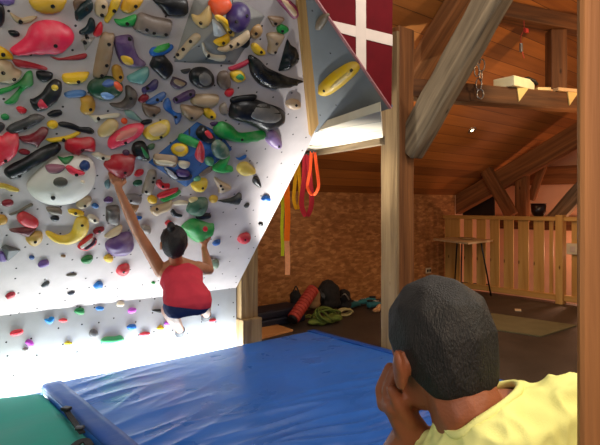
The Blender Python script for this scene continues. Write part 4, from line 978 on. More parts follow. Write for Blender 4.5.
H('n','green','wide crescent hold',[(3,245),(20,228),(60,226),(85,222),(98,242),(60,255),(20,258)],'wide green crescent foothold lowest on the kickboard',c=(70,170,110))
H('n','magenta','oval hold',[(112,122),(125,110),(145,115),(140,130),(118,133)],'magenta oval foothold near the fold, right of the cream one',c=(190,90,200))
H('n','blue','rounded hold',[(108,190),(120,178),(142,178),(145,195),(125,203)],'rounded blue foothold below the magenta oval on the kickboard',c=(40,110,190))
H('n','red','wide hold',[(160,215),(180,207),(202,212),(190,224),(162,224)],'wide red foothold low in the middle of the kickboard',c=(220,70,84))
H('n','yellow','small hold',[(228,192),(243,180),(256,190),(250,200),(232,199)],"yellow foothold left of the climber's feet on the kickboard")
H('n','magenta','small knob hold',[(258,172),(272,160),(288,170),(282,182),(262,182)],"magenta knob foothold beside the climber's shorts",c=(190,90,200))
H('n','black','thin wedge hold',[(208,122),(240,115),(248,125),(240,132)],"black thin foothold left of the climber's red top")
H('n','cream','small hold',[(68,95),(80,83),(98,92),(92,105),(72,106)],'cream foothold near the fold on the kickboard')
H('n','red','small hold',[(438,160),(455,153),(465,158),(455,168),(440,168)],"small red foothold right of the climber's hips",c=(210,60,70))
# ------------------------------------------------------------------ build the holds and say which is which
LAND = [('the pink flared sloper', 42, 40), ('the large purple block hold', 130, 52), ('the grey volume', 218, 34), ('the blue volume', 192, 156), ('the cream round volume', 62, 182),
        ('the huge black hold', 258, 115), ('the long black tail hold', 277, 80), ('the long green hold', 240, 133), ('the large pink oval hold', 126, 136), ('the green studded disc', 106, 89),
        ('the long black bar', 33, 161), ('the large yellow crescent', 71, 231), ('the large purple slab', 121, 245), ("the climber's head", 173, 241), ("the climber's raised hand", 116, 181),
        ("the climber's right hand", 206, 238), ("the climber's right shoulder", 208, 268), ('the golden batten', 308, 70), ('the brown block hold', 153, 26), ('the large rounded red sloper', 8, 148), ('the fold above the kickboard', 60, 306)]
used = set(h['label'] for h in HOLDS if h['label'])
def rel(dx, dy):
    d = math.hypot(dx, dy); a = math.degrees(math.atan2(-dy, dx)) % 360
    nm = ['right of', 'up and right of', 'above', 'up and left of', 'left of', 'down and left of', 'below', 'down and right of'][int((a+22.5)//45) % 8]
    return ('just ' if d < 26 else '')+nm
def autolabel(h):
    cx = sum(p[0] for p in h['px'])/len(h['px']); cy = sum(p[1] for p in h['px'])/len(h['px'])
    base = h['color']+' '+h['shape']
    order = sorted(LAND, key=lambda L: math.hypot(L[1]-cx, L[2]-cy))
    vol = ''
    w = hit(cx, cy)[0]; w2 = hit(cx, cy, BV_W)[0]
    for (n1, x1, y1) in order:
        if math.hypot(x1-cx, y1-cy) < 7: continue
        if n1 in ('the grey volume', 'the blue volume', 'the cream round volume') and w is not None and (w-w2).length > 0.006:
            r1 = rel(cx-x1, cy-y1).replace('just ', '')
            side = {'right of': 'the right part', 'left of': 'the left part', 'above': 'the top', 'below': 'the bottom'}.get(r1, r1.replace(' of', '').replace('up and', 'the upper').replace('down and', 'the lower')+' part')
            lab = '%s bolted on %s of %s' % (base, side, n1)
        else: lab = '%s %s %s' % (base, rel(cx-x1, cy-y1), n1)
        if lab not in used and len(lab.split()) <= 16: used.add(lab); return lab
    return base+' on the wall'
for i, h in enumerate(HOLDS):
    kw = dict(h['kw'])
    if h['color'] == 'black': kw.setdefault('chalk', 0.04); kw.setdefault('rough', 0.34)
    o = relief(h['px'], h['c'], bolts=h['bolts'], seed=i+1, **kw)
    if o is None: print('MISS', h['color'], h['shape'], h['px'][0]); continue
    lab = h['label'] or autolabel(h)
    tag(o, lab, 'climbing hold', 'climbing holds on the wall')
    bpy.context.view_layer.update()
    for nm, kl, kp, kc in h['kids']:
        kx = sum(p[0] for p in kp)/len(kp); ky = sum(p[1] for p in kp)/len(kp)
        ob = bvh_of([o]); loc, n = hit(kx, ky, ob)
        if loc is None: print('KIDMISS', lab); continue
        n = (n+o.matrix_world.to_3x3().col[2]*1.0).normalized()
        k = relief(kp, kc, plane=(loc-n*0.006, n), name=nm, parent=o, k=0.45, hmin=0.006, hmax=0.02, seed=i+50)
        k['label'] = kl
        # lay the cap on the swollen surface of its hold
        th = 0.003 if 'face' in nm or 'stripe' in nm or 'lip' in nm else 0.007
        on_ = o.matrix_world.to_3x3().col[2].normalized(); mw = k.matrix_world.copy(); mi = mw.inverted()
        zs = [v.co.z for v in k.data.vertices]; zm = max(zs); z0 = 0.006
        for v in k.data.vertices:
            w = mw @ v.co; q, qn, qi, qd = ob.ray_cast(w+on_*0.2, -on_)
            if q is None: q = w-on_*0.006
            v.co = mi @ (q+on_*(-0.004 if v.co.z < 0 else 0.0006+th*max(0, min(1, (v.co.z-z0)/max(zm-z0, 1e-4)))))
# ------------------------------------------------------------------ people
def trim(o, keep, its=14):
    """drop the faces of a soft piece whose centre does not pass keep()"""
    bm = bmesh.new(); bm.from_mesh(o.data)
    bad = [f for f in bm.faces if not keep(f.calc_center_median())]
    bmesh.ops.delete(bm, geom=bad, context='FACES')
    bd = [v for v in bm.verts if v.is_boundary]
    for it in range(its):
        new = {}
        for v in bd:
            nb_ = [e.other_vert(v).co for e in v.link_edges if e.is_boundary]
            if nb_: new[v] = v.co*0.4+sum(nb_, Vector())/len(nb_)*0.6
        for v, c in new.items(): v.co = c
    loops = []; seen = set()
    for v in bd:
        if v in seen or not v.is_valid: continue
        lp = [v]; seen.add(v)
        while True:
            nx = [e.other_vert(lp[-1]) for e in lp[-1].link_edges if e.is_boundary and e.other_vert(lp[-1]) not in seen]
            if not nx: break
            lp.append(nx[0]); seen.add(nx[0])
        loops.append([q.co.copy() for q in lp])
    bm.to_mesh(o.data); bm.free(); return loops
def skinmat(name, c, rough=0.5):
    m = simple(name, c, rough, 0.08, 20, 0.12, 0.4, fine=220)
    b = m.node_tree.nodes['Principled BSDF']; b.inputs['Subsurface Weight'].default_value = 0.08; b.inputs['Subsurface Radius'].default_value = (0.01, 0.004, 0.002); return m
def hairmat(name, c, rough=0.5):
    return simple(name, c, rough, 0.5, 120, 0.5, 0.4, aniso=(1, 1, 0.35), fine=400)
def L_(pts):  # a limb: tapered pieces between successive joints
    return [[pts[i], pts[i+1]] for i in range(len(pts)-1)]
def basis(right, fwd):
    r = Vector(right).normalized(); f = (Vector(fwd)-r*Vector(fwd).dot(r)).normalized(); u = r.cross(f); return Matrix((r, f, u)).transposed()
def head_parts(c, R, s=1.0, g=0.0):
    def P(x, y, z): return Vector(c)+R @ Vector((x*s, y*s, z*s))
    def rad(a, b, d): return ((a+g)*s, (b+g)*s, (d+g)*s)
    cran = [[(P(0, -0.012, 0.022), rad(0.078, 0.097, 0.09), R), (P(0, -0.05, -0.03), rad(0.062, 0.05, 0.055), R)]]
    return cran, P, rad
def face_parts(P, rad, R):
    f = [[(P(0, 0.012, 0.0), rad(0.07, 0.078, 0.075), R), (P(0, 0.05, -0.085), rad(0.035, 0.034, 0.03), R), (P(0, 0.03, -0.07), rad(0.055, 0.045, 0.04), R)],
         [(P(0, 0.088, -0.008), rad(0.01, 0.01, 0.01), R), (P(0, 0.107, -0.042), rad(0.014, 0.012, 0.011), R)],
         [(P(-0.018, 0.082, -0.067), rad(0.01, 0.008, 0.006), R), (P(0.018, 0.082, -0.067), rad(0.01, 0.008, 0.006), R)],
         [(P(-0.018, 0.079, -0.078), rad(0.01, 0.009, 0.007), R), (P(0.018, 0.079, -0.078), rad(0.01, 0.009, 0.007), R)]]
    for sx in (-1, 1):
        f.append([(P(sx*0.078, -0.012, -0.018), rad(0.012, 0.018, 0.024), R), (P(sx*0.078, -0.004, -0.045), rad(0.009, 0.012, 0.012), R)])
        f.append([(P(sx*0.087, -0.022, -0.008), rad(0.006, 0.012, 0.02), R), (P(sx*0.082, -0.012, -0.035), rad(0.006, 0.01, 0.014), R)])
    return f
def eyes(P, R, s, body):
    for sx in (-1, 1):
        bm = bmesh.new(); bmesh.ops.create_uvsphere(bm, u_segments=12, v_segments=8, radius=0.0115*s)
        bmobj('eye', bm, simple('eye_white', (215, 210, 200), 0.2, 0.02), body, Matrix.Translation(P(sx*0.031, 0.075, -0.008)), True)
        bm = bmesh.new(); bmesh.ops.create_uvsphere(bm, u_segments=10, v_segments=6, radius=0.0055*s)
        bmobj('iris', bm, M['black'], body, Matrix.Translation(P(sx*0.031, 0.082, -0.008)), True)
# ---------------- the seated man in front
U = Vector((0, 0, 1))
psi = math.radians(19); tl_ = math.radians(8)
mf = (FV*math.cos(psi)-RV*math.sin(psi)); mr = (RV*math.cos(psi)+FV*math.sin(psi))
mf2 = (mf*math.cos(tl_)-U*math.sin(tl_)); roll = math.radians(-5)
mr2 = (mr*math.cos(roll)-U*math.sin(roll)*-1*-1).normalized()
HR = basis(mr2, mf2)
hc = at(438, 345, 0.86)
cran, P, rad = head_parts(hc, HR, 1.0)
def V(r, d, z): return RV*r+FV*d+U*z
skin = skinmat('tanned_skin', (136, 76, 46))
neckb = at(470, 428, 0.84)
shR, shL = at(572, 417, 0.81), at(402, 494, 0.98)
elbL, wrL = V(0.135, 1.07, 0.585), at(412, 432, 0.905)
elbR = V(0.50, 0.93, 0.68); wrR = V(0.38, 1.06, 0.56)
ubk = at(500, 446, 0.775); waist = V(0.24, 0.80, 0.60); pel = V(0.22, 0.83, 0.45)
hipL, hipR = V(0.14, 0.84, 0.44), V(0.30, 0.84, 0.44)
knL, knR = V(0.13, 1.10, 0.49), V(0.42, 1.14, 0.50)
anL, anR = V(0.14, 1.06, 0.08), V(0.42, 1.10, 0.08)
body = cran+face_parts(P, rad, HR)
body += [[(P(0, -0.035, -0.045), 0.052), (P(0.004, -0.05, -0.09), 0.055), (neckb, 0.058)], [(neckb, 0.06), (shR, 0.045), (ubk, 0.06)], [(neckb, 0.045), (shL, 0.04), (ubk, 0.05)],
         [(shR, 0.045), (shL, 0.045), (ubk, 0.06), (waist, (0.13, 0.1, 0.1))], [(waist, (0.13, 0.1, 0.1)), (pel, (0.15, 0.12, 0.085))]]
body += L_([(shL, 0.048), (elbL, 0.038)])+L_([(elbL, 0.038), (wrL+(elbL-wrL)*0.35, 0.042), (wrL, 0.030)])
body += L_([(shR, 0.048), (elbR, 0.038), (wrR+(elbR-wrR)*0.35, 0.038), (wrR, 0.026)])
for h, k_, a in ((hipL, knL, anL), (hipR, knR, anR)):
    body += L_([(h, 0.08), (k_, 0.055)])+L_([(k_, 0.055), (a+(k_-a)*0.65, 0.055), (a, 0.036)])
    body.append([(a+U*-0.045, 0.034), (a+FV*0.13-U*0.05, 0.028), (a+FV*0.06-U*0.03, 0.034)])
# left hand against the cheek: palm, four curled fingers, thumb
palm = at(400, 411, 0.895)
body += [[(wrL, 0.029), (palm, (0.026, 0.022, 0.024))], [(palm, 0.022), (at(385, 402, 0.915), 0.013), (at(393, 408, 0.88), 0.013), (at(396, 404, 0.945), 0.012)]]
fing = [((381, 404, 0.915), (378, 388, 0.92), (387, 366, 0.915)), ((388, 409, 0.893), (385, 390, 0.897), (391, 370, 0.893)),
        ((389, 404, 0.935), (386, 388, 0.94), (393, 371, 0.935)), ((396, 404, 0.95), (394, 390, 0.955), (399, 377, 0.95))]
for a, b, c in fing:
    a, b, c = [(q[0]+3, q[1]+1, q[2]) for q in (a, b, c)]
    body += L_([(at(*a), 0.0128), (at(*b), 0.0115), (at(*c), 0.0095)])
body += L_([(at(409, 421, 0.885), 0.015), (at(399, 405, 0.868), 0.0118), (at(391.5, 389, 0.866), 0.0096)])
# right hand resting on the right knee
pR = V(0.36, 1.11, 0.558); body += [[(wrR, 0.025), (pR, (0.035, 0.035, 0.014))]]
for i in range(4): body += L_([(pR+RV*(0.02*i-0.03), 0.011), (pR+RV*(0.022*i-0.033)+FV*0.05-U*0.002, 0.0095), (pR+RV*(0.022*i-0.033)+FV*0.085-U*0.022, 0.008)])
body += L_([(pR-RV*0.03, 0.012), (pR-RV*0.055+FV*0.03, 0.0095), (pR-RV*0.06+FV*0.055-U*0.01, 0.0085)])
man = fuse('person', body, 0.0042, skin, None, 5)
tag(man, 'man with cropped dark hair in a pale yellow shirt resting his chin on his hand', 'person')
eyes(P, HR, 1.0, man)
c2, P2_, rad2 = head_parts(hc, HR, 1.0, 0.0035)
inv = HR.transposed()
hair = fuse('hair', c2, 0.004, hairmat('cropped_black_hair', (23, 17, 14), 0.65), man, 4)
def khair(p):
    q = inv @ (p-hc)
    if q.y > 0.055: return q.z > 0.055
    line = -0.078 if q.y < -0.03 else (-0.03 if q.y < 0.02 else 0.0)
    if -0.03 <= q.y < 0.0 : line = -0.078+(q.y+0.03)/0.03*0.075
    return q.z > line
trim(hair, khair)
shirt_m = simple('pale_yellow_cotton', (226, 222, 140), 0.85, 0.05, 6, 0.15, 0.2, fine=500)
g = 0.013
sl, sr = shL+(elbL-shL)*0.55, shR+(elbR-shR)*0.75
sh = [[(shR, 0.045+g), (neckb+U*-0.012, 0.05+g), (ubk, 0.06+g)], [(shL, 0.045+g), (at(484, 446, 0.83), 0.05), (ubk, 0.06+g)], [(shR, 0.045+g), (shL, 0.045+g), (ubk, 0.06+g), (waist, (0.14+g, 0.11+g, 0.1))],
      [(waist, (0.14+g, 0.11+g, 0.1)), (pel+U*0.03, (0.16+g, 0.13+g, 0.05))], [(shL, 0.05+g), (sl, 0.048+g)], [(shR, 0.05+g), (sr, 0.052+g)],
      [(at(530, 416, 0.82), 0.048), (shR, 0.062), (ubk, 0.065)]]
def folds(p):
    q = noise.noise(Vector((p.x*14, p.y*14, p.z*9)))+0.5*noise.noise(p*32)
    return 0.012*((1-abs(q))**2-0.45)
shirt = fuse('shirt', sh, 0.0045, shirt_m, man, 5, None, folds)
nk = (P(0.004, -0.05, -0.09)*0.35+neckb*0.65); nd = (P(0, -0.03, -0.03)-neckb).normalized()
lps = trim(shirt, lambda p: not ((p-neckb).dot(nd) > 0.04 and ((p-neckb)-nd*(p-neckb).dot(nd)).length < 0.092), 60)
lp = max(lps, key=len)
if len(lp) > 20: tube('collar', spline(lp[::9], 4), 0.0065, shirt_m, shirt, True)
# collar rib
ax = nd.cross(RV).normalized(); bx = nd.cross(ax)
pants_m = simple('dark_trousers', (40, 44, 56), 0.85, 0.15, 20, 0.2)
pt = [[(pel, (0.162, 0.13, 0.09)), (hipL, 0.09), (hipR, 0.09)]]
for h, k_, a in ((hipL, knL, anL), (hipR, knR, anR)): pt += L_([(h, 0.092), (k_, 0.066), (a+(k_-a)*0.25, 0.055)])
fuse('trousers', pt, 0.008, pants_m, man, 4)
stool = V(0.2, 0.82, 0); ca = math.atan2(RV.y, RV.x)
be = empty('bench', stool, ca); tag(be, 'low wooden bench the man in the yellow shirt sits on', 'bench')
box('seat', stool+U*0.335, (0.5, 0.26, 0.04), M['tan_wood'], be, ca)
for sx in (-1, 1):
    for sy in (-1, 1): box('leg', stool+RV*(0.2*sx)+FV*(0.09*sy)+U*0.158, (0.04, 0.04, 0.315), M['tan_wood'], be, ca)
# ---------------- the climber
def wd(px, py):
    loc, n = hit(px, py, BV_W); return (loc-EYEV).dot(FV)
lh = at(117, 183, wd(117, 183)-0.055); lw = at(119.5, 191, wd(119, 191)-0.085); le = at(136, 229, wd(136, 229)-0.17)
ls = at(161, 271, 3.36); rs = at(198, 268, 3.36); re = at(209, 270, 3.56)
rh = at(205, 241, wd(205, 241)-0.06); rw = at(204, 248, wd(204, 248)-0.10)
nb = at(177, 262, 3.34); hcC = at(173.5, 242, 3.22)
hipc = at(187, 302, 3.08); hl = at(179, 304, 3.10); hr_ = at(197, 301, 3.10); mid = at(183, 286, 3.22)
fL = at(181, 331, 4.02); fR = at(207, 315, 4.04); kL = at(177, 312, 3.52)+Vector((-0.06, 0, 0.02)); kR = at(203, 303, 3.55)
skinC = skinmat('climber_skin', (178, 118, 84))
wf = (Vector((0, 1, 0.25))).normalized(); wr = (rs-ls).normalized()
CR = basis(Vector((0.95, -0.25, -0.05)), Vector((0.2, 0.9, 0.30)))
cranC, PC, radC = head_parts(hcC, CR, 0.92)
tr = basis(wr, wf)
def tors(g=0.0):
    return [[(ls+wr*0.02, 0.036+g), (rs-wr*0.02, 0.036+g), (mid, (0.105+g, 0.075+g, 0.07+g), tr)], [(mid, (0.105+g, 0.075+g, 0.07+g), tr), (hl, 0.073+g), (hr_, 0.073+g)]]
b = cranC+face_parts(PC, radC, CR)+[[(PC(0, -0.03, -0.05), 0.042), (nb, 0.044)], [(nb, 0.042), (ls, 0.038), (rs, 0.038)]]+tors()
b += [[(ls, 0.044), (ls+(le-ls)*0.4, 0.037), (le, 0.03)]]+L_([(le, 0.031), (le+(lw-le)*0.3, 0.033), (lw, 0.021)])
b += [[(rs, 0.046), (re, 0.034)]]+L_([(re, 0.033), (re+(rw-re)*0.35, 0.033), (rw, 0.021)])
def chand(w, h, out, side, curl, tx):
    """palm and five separate fingers closed over the hold"""
    up = (h-w).normalized(); res = [[(w, 0.02), (h, (0.022, 0.022, 0.02))]]
    for i in range(4):
        o = side*(0.018*(i-1.5)); ln = (0.040, 0.047, 0.044, 0.034)[i]
        k0 = h+o+up*0.012+out*0.004; k1 = k0+up*ln*0.7+out*0.014; k2 = k1+up*ln*0.25-out*0.03+curl
        res.append([(h+o*0.7, 0.012), (k0, 0.0098)]); res += L_([(k0, 0.0098), (k1, 0.0086), (k2, 0.0076)])
    t0 = h-up*0.012+side*tx*0.02; res += L_([(t0, 0.012), (t0+side*tx*0.03+up*0.02, 0.01), (t0+side*tx*0.034+up*0.05-out*0.012, 0.0085)]); return res
b += chand(lw, lh, WN, Vector((1, 0, 0)), Vector((0, 0, 0)), 1)
b += chand(rw, rh, WN, Vector((1, 0, 0)), Vector((0, 0, 0)), -1)
for h, k_, f in ((hl, kL, fL), (hr_, kR, fR)):
    b += L_([(h, 0.078), (k_, 0.05)])+L_([(k_, 0.05), (k_+(f-k_)*0.35, 0.048), (f+(k_-f)*0.1, 0.03)])
    b.append([(f+(k_-f)*0.1, 0.03), (f+Vector((0, 0.05, -0.015)), 0.022)])
cl = fuse('person', b, 0.0045, skinC, None, 5)
tag(cl, 'climber in a red tank top and navy shorts hanging from the wall', 'person')
eyes(PC, CR, 0.92, cl)
ch, PH, rH = head_parts(hcC, CR, 0.92, 0.011)
ch += [[(PC(0, -0.06, -0.035), radC(0.05, 0.03, 0.035), CR), (PC(0, -0.05, -0.07), radC(0.03, 0.02, 0.02), CR)], [(PC(-0.04, -0.05, 0.128), 0.027), (PC(-0.03, -0.04, 0.095), 0.024)]]
hm = hairmat('dark_brown_hair', (28, 20, 18), 0.5)
hairC = fuse('hair', ch, 0.005, hm, cl, 4, None, lambda p: 0.003*noise.noise(Vector((p.x*40, p.y*40, p.z*15))))
invC = CR.transposed()
trim(hairC, lambda p: (lambda q: not (q.y > 0.05 and q.z < 0.055) and q.z > -0.098)(invC @ (p-hcC)))
tm = simple('red_tank_cotton', (204, 58, 74), 0.8, 0.08, 10, 0.2, 0.2, fine=300)
gt = 0.019
tk = tors(gt)+[[(nb+wr*-0.012-U*0.03, 0.03), (nb+wr*0.012-U*0.03, 0.03), (mid, (0.10, 0.075+gt, 0.06), tr)]]
tank = fuse('tank_top', tk, 0.006, tm, cl, 5, None, lambda p: 0.004*noise.noise(Vector((p.x*18, p.y*18, p.z*18))))
spn = ((nb-mid)).normalized(); top_c = mid+(((ls+rs)/2)-mid)*1.0
def ktank(p):
    t = (p-mid).dot(spn)/((nb-mid).length); w = (p-(mid+spn*(p-mid).dot(spn))).dot(wr)
    if t > 1.0: return False
    if t > 0.40: return abs(w) < 0.042+0.16*max(0, 0.92-t)
    return (hipc.z-p.z)+(p-hipc).dot(wr)*-0.12 < 0.022
trim(tank, ktank)
sm_ = simple('navy_shorts_cloth', (44, 54, 96), 0.8, 0.1, 12, 0.2, 0.2)
gs = 0.008
st = [[(hl, 0.075+gs), (hr_, 0.075+gs), (hipc, (0.07, 0.06, 0.05), tr)]]+[[(h, 0.078+gs), (h+(k_-h)*0.35, 0.068+gs)] for h, k_ in ((hl, kL), (hr_, kR))]
fuse('shorts', st, 0.006, sm_, cl, 4)
for f, k_ in ((fL, kL), (fR, kR)):
    fuse('climbing_shoe', [[(f+(k_-f)*0.06, 0.036), (f+Vector((0, 0.03, -0.035)), (0.03, 0.035, 0.022))], [(f+Vector((0, 0.02, -0.03)), (0.032, 0.03, 0.024)), (f+Vector((0.0, 0.055, 0.0)), 0.024)]], 0.005, simple('grey_shoe', (44, 46, 52), 0.7, 0.1), cl, 4)
# ------------------------------------------------------------------ straps hanging from the soffit
def strapmat(c): return simple('webbing', c, 0.75, 0.08, 60, 0.3, 0.25)
def hang(px, y0, y1, X, w, c, label, peach=None, sway=0.0, kind='exercise_strap'):
    a, b_ = pX(px, y0, X), pX(px+sway, y1, X); a.z = min(a.z, ZS-0.052) if a.z > ZS-0.06 else a.z
    n = 14; pth = [a.lerp(b_, i/n)+RV*(0.004*math.sin(i*1.1)) for i in range(n+1)]
    e = empty(kind, a); tag(e, label, 'strap', 'straps hanging from the soffit')
    m = n if peach is None else int(n*peach)
    tube('webbing', pth[:m+1], 0.01, strapmat(c), e, False, (w, 0.004), RV)
    if peach is not None: o = tube('loop_end', pth[m:], 0.01, strapmat((236, 156, 104)), e, False, (w*0.9, 0.006), RV); o['label'] = 'pale orange end loop'
    bm = bmesh.new(); addbox(bm, (0, 0, 0), (w*1.1, 0.012, 0.02), None, 0.002); bmobj('anchor', bm, M['black'], e, Matrix.Translation(a) @ Matrix.Rotation(ca, 4, 'Z')); return e
def loop(px, y0, y1, X, half, w, c, label):
    a = pX(px, y0, X); a.z = ZS-0.054; d = proj(a)[2]; b_ = pX(px, y1, X); hw = half*d/F
    L = a.z-b_.z; pts = [a+RV*(-0.3*hw), a+RV*(-0.5*hw)-U*(L*0.4), a+RV*(-hw)-U*(L*0.8), a-U*L, a+RV*hw-U*(L*0.8), a+RV*(0.7*hw)-U*(L*0.4), a+RV*(0.3*hw)]
    e = empty('sling', a); tag(e, label, 'sling', 'straps hanging from the soffit')
    tube('webbing', spline(pts, 6), 0.01, strapmat(c), e, False, (w, 0.004), RV*0.85+FV*0.53)
    bm = bmesh.new(); addbox(bm, (0, 0, 0), (0.05, 0.012, 0.02), None, 0.002); bmobj('anchor', bm, M['black'], e, Matrix.Translation(a) @ Matrix.Rotation(ca, 4, 'Z')); return e
XS = 3.05
hang(287.3, 148, 275, XS, 0.052, (255, 118, 14), 'long bright orange strap with a pale orange end hanging beside the wall edge', 0.72)
hang(282.3, 148, 256, XS+0.03, 0.03, (226, 232, 40), 'yellow green strap hanging left of the long orange strap')
loop(297, 150, 209, XS+0.05, 3.2, 0.035, (240, 180, 30), 'thin mustard yellow sling hanging between the orange strap and the dark red sling')
loop(306.5, 150, 216, XS+0.02, 5.0, 0.05, (170, 34, 48), 'dark red sling hanging lowest on the right of the straps')
loop(313, 150, 195, XS-0.1, 5.5, 0.028, (216, 74, 30), 'thin orange sling hanging in front of the dark red sling')
hang(271.8, 149, 208, XS+0.05, 0.03, (226, 84, 30), 'short orange strap tip showing at the edge of the climbing wall')
# ------------------------------------------------------------------ gear along the strand board wall
def gz(px, py): return pZ(px, py, 0)
a, b_ = gz(303, 319), None
rl0 = pY(293, 306, 4.22); rl0.z = 0.085; rl1 = pY(313.5, 289, 4.30)
rd = (rl1-rl0).normalized(); Lr = (rl1-rl0).length
rollM = Matrix.Translation(rl0) @ Vector((0, 0, 1)).rotation_difference(rd).to_matrix().to_4x4()
ro = empty('foam_roller', rl0); tag(ro, 'ribbed red foam roller leaning against the backpack pile', 'foam roller')
prof = []
nr = 11
for i in range(nr):
    z0 = Lr*i/nr; z1 = Lr*(i+1)/nr; prof += [(0.058, z0+0.002), (0.067, z0+0.008), (0.067, z1-0.008), (0.058, z1-0.002)]
lathe('sleeve', prof, simple('red_foam', (178, 60, 44), 0.7, 0.08), rollM, ro, 28, False)
lathe('core', [(0.04, -0.02), (0.056, -0.02), (0.056, Lr+0.01), (0.05, Lr+0.01)], M['black'], rollM, ro)
def sack(name, px, py, Y, rx, rz, ry, mat, label, cat, seed, bumps=0.015):
    c = pY(px, py, Y); c.z = max(c.z, rz*0.97); dsp = lambda p: bumps*noise.noise(p*9+Vector((seed, 0, 0)))+bumps*0.4*noise.noise(p*22)
    e = empty(name, (c.x, c.y, 0)); tag(e, label, cat)
    return e, fuse('bag', [[(c, (rx, ry, rz))], [(c-U*(rz*0.45), (rx*1.02, ry*1.05, rz*0.5))]], 0.012, mat, e, 3, None, dsp), c
Yg = 4.5
e, o, c = sack('backpack', 328, 295, Yg, 0.16, 0.185, 0.13, M['blackcloth'], 'rounded black backpack standing against the strand board wall', 'backpack', 1)
tube('shoulder_strap', spline([c+V(-0.1, -0.1, 0.08), c+V(-0.06, -0.15, 0.0), c+V(-0.09, -0.13, -0.1)], 6), 0.01, M['black'], e, False, (0.04, 0.01), RV)
tube('grab_loop', spline([c+V(-0.03, 0, 0.15), c+V(0, 0, 0.175), c+V(0.03, 0, 0.15)], 6), 0.008, M['black'], e)
e, o, c = sack('bag', 312, 298, Yg-0.12, 0.10, 0.13, 0.09, simple('tan_bag_cloth', (140, 104, 66), 0.85, 0.12, 10, 0.2), 'tan cloth bag between the red roller and the black backpack', 'bag', 5)
tube('drawstring', oval(c+U*0.09, 0.06, 0.06, RV, FV), 0.006, M['black'], e, True)
e, o, c = sack('bag', 296, 301, Yg+0.1, 0.07, 0.13, 0.08, M['blackcloth'], 'dark slim bag left of the tan bag by the wall', 'bag', 8)
tube('handle', spline([c+V(-0.03, -0.02, 0.11), c+V(0, -0.02, 0.17), c+V(0.03, -0.02, 0.11)], 6), 0.008, M['black'], e)
def ropecoil(px, py, Y, R0, n, mat, label, r=0.011):
    c = pY(px, py, Y); c.z = R0*0.55; e = empty('rope_coil', (c.x, c.y, 0)); tag(e, label, 'rope')
    for k in range(n):
        ph = random.random()*6; ww = R0*(0.75+0.35*random.random()); tx = Vector((math.cos(ph), math.sin(ph), 0)); ty = (Vector((-math.sin(ph), math.cos(ph), 0))*0.6+U*0.55)
        pts = [c+tx*(ww*math.cos(t))+ty*(ww*0.75*math.sin(t))+Vector((random.uniform(-.01, .01), random.uniform(-.01, .01), 0)) for t in [2*math.pi*i/10 for i in range(10)]]
        lo = min(p.z for p in pts)
        pts = [p+U*max(0, r-lo) for p in pts]
        tube('rope_turn', spline(pts, 4, True), r, mat, e, True)
    return e
e, o, c = sack('bag', 344, 300, 4.5, 0.09, 0.12, 0.09, M['blackcloth'], 'lumpy black bag right of the rounded black backpack', 'bag', 11, 0.03)
tube('strap', spline([c+V(-0.05, -0.1, 0.05), c+V(0, -0.12, 0.09), c+V(0.05, -0.11, 0.02)], 6), 0.008, M['steel'], e)
gm_ = simple('green_rope', (88, 104, 34), 0.8, 0.15, 40, 0.3)
e = ropecoil(326, 313, 4.12, 0.17, 6, gm_, 'green climbing rope heaped on the floor before the backpack')
c = pY(326, 313, 4.12)
gsl = pY(315, 317, 4.05)
sg = empty('jacket', (c.x, c.y, 0)); tag(sg, 'crumpled olive green cloth lying under the green rope', 'cloth')
fuse('cloth', [[(Vector((c.x-0.05, c.y, 0.04)), (0.2, 0.09, 0.04))], [(Vector((c.x+0.1, c.y-0.02, 0.05)), (0.1, 0.08, 0.05))]], 0.01, simple('olive_cloth', (104, 118, 44), 0.85, 0.2, 12, 0.3), sg, 2, None, lambda p: 0.02*noise.noise(p*14))
for pxs, lab in (((309, 317.5), 'pale green cord loop lying at the left of the heap'), ((316, 317.8), 'pale green cord loop lying at the middle of the heap')):
    c = gz(*pxs); o = tube('cord_loop', [c+Vector((0.06*math.cos(t), 0.06*math.sin(t), 0.008+0.012*math.sin(2*t)**2)) for t in [6.28*i/16 for i in range(16)]], 0.007, simple('pale_green_cord', (166, 176, 90), 0.8), None, True)
    tag(o, lab, 'cord', 'cord loops before the backpack')
ropecoil(345, 307, 4.25, 0.09, 5, simple('pale_rope', (190, 176, 120), 0.8, 0.1), 'small coil of pale rope on the floor right of the green rope', 0.009)
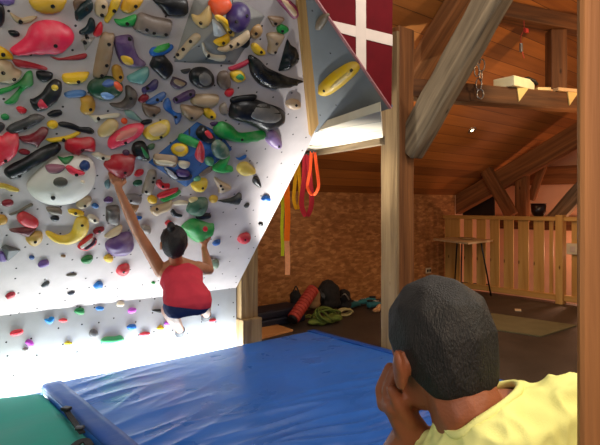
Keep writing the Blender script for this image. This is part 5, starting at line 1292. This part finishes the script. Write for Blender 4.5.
def shoe(px, py, colr, label, rz, L=0.27):
    c = gz(px, py); f = Vector((math.cos(rz), math.sin(rz), 0)); s = Vector((-f.y, f.x, 0))
    e = empty('shoe', c, rz); tag(e, label, 'shoe', 'shoes by the strand board wall')
    R = Matrix((f, s, U)).transposed(); m = simple('shoe_cloth', colr, 0.7, 0.15, 20)
    up = fuse('upper', [[(c+f*-0.09+U*0.055, (0.045, 0.038, 0.05), R), (c+f*0.02+U*0.045, (0.05, 0.042, 0.04), R)], [(c+f*0.02+U*0.045, (0.05, 0.042, 0.04), R), (c+f*0.1+U*0.032, (0.04, 0.04, 0.028), R)]], 0.006, m, e, 3)
    fuse('sole', [[(c+f*-0.09+U*0.014, (0.048, 0.04, 0.013), R), (c+f*0.1+U*0.014, (0.045, 0.043, 0.013), R)]], 0.006, M['black'], e, 2)
    tube('collar', oval(c+f*-0.085+U*0.1, 0.04, 0.032, f, s), 0.008, M['black'], e, True)
    for k in range(3): tube('lace', [c+f*(0.01+0.025*k)+s*-0.028+U*0.083, c+f*(0.01+0.025*k)+U*(0.09-0.006*k), c+f*(0.01+0.025*k)+s*0.028+U*0.083], 0.004, M['white_flag'], e)
    return e
shoe(354, 308, (34, 104, 110), 'teal shoe by the wall right of the lumpy black bag', 0.3)
shoe(366, 305, (40, 116, 124), 'teal shoe by the wall next to the timber post', 2.6)
shoe(374, 308, (40, 110, 118), 'teal shoe with its toe behind the timber post', 0.1)
c = gz(378, 313); o = fuse('glove', [[(c+U*0.05, (0.03, 0.03, 0.045)), (c+U*0.09+RV*0.02, 0.02)], [(c+U*0.03-RV*0.04, 0.025), (c+U*0.04, 0.03)]], 0.007, simple('peach_cloth', (220, 160, 104), 0.8), None, 3)
tag(o, 'small pale peach cloth lying on the floor at the timber post', 'cloth')
# dark blue folded mat by the post
q0, q1 = pY(250, 309, 4.45), pY(300, 307, 4.45)
fm = empty('folded_mat', (q0.x, 4.45, 0)); tag(fm, 'dark blue folded mat on the floor along the strand board wall', 'floor mat')
for k in range(2): box('layer', ((q0.x+q1.x)/2, 4.52, 0.042+0.084*k), (q1.x-q0.x, 0.34-0.02*k, 0.082), simple('dark_blue_mat', (18, 24, 44), 0.6, 0.15), fm, 0, 0.02)
# pale shoe left of the mats at the foot of the kickboard
cS = pZ(4, 396, 0.02)
e = shoe(4, 398, (205, 206, 204), 'pale shoe on the floor between the teal mat and the kickboard', 0.2)
e['group'] = 'shoes on the floor'
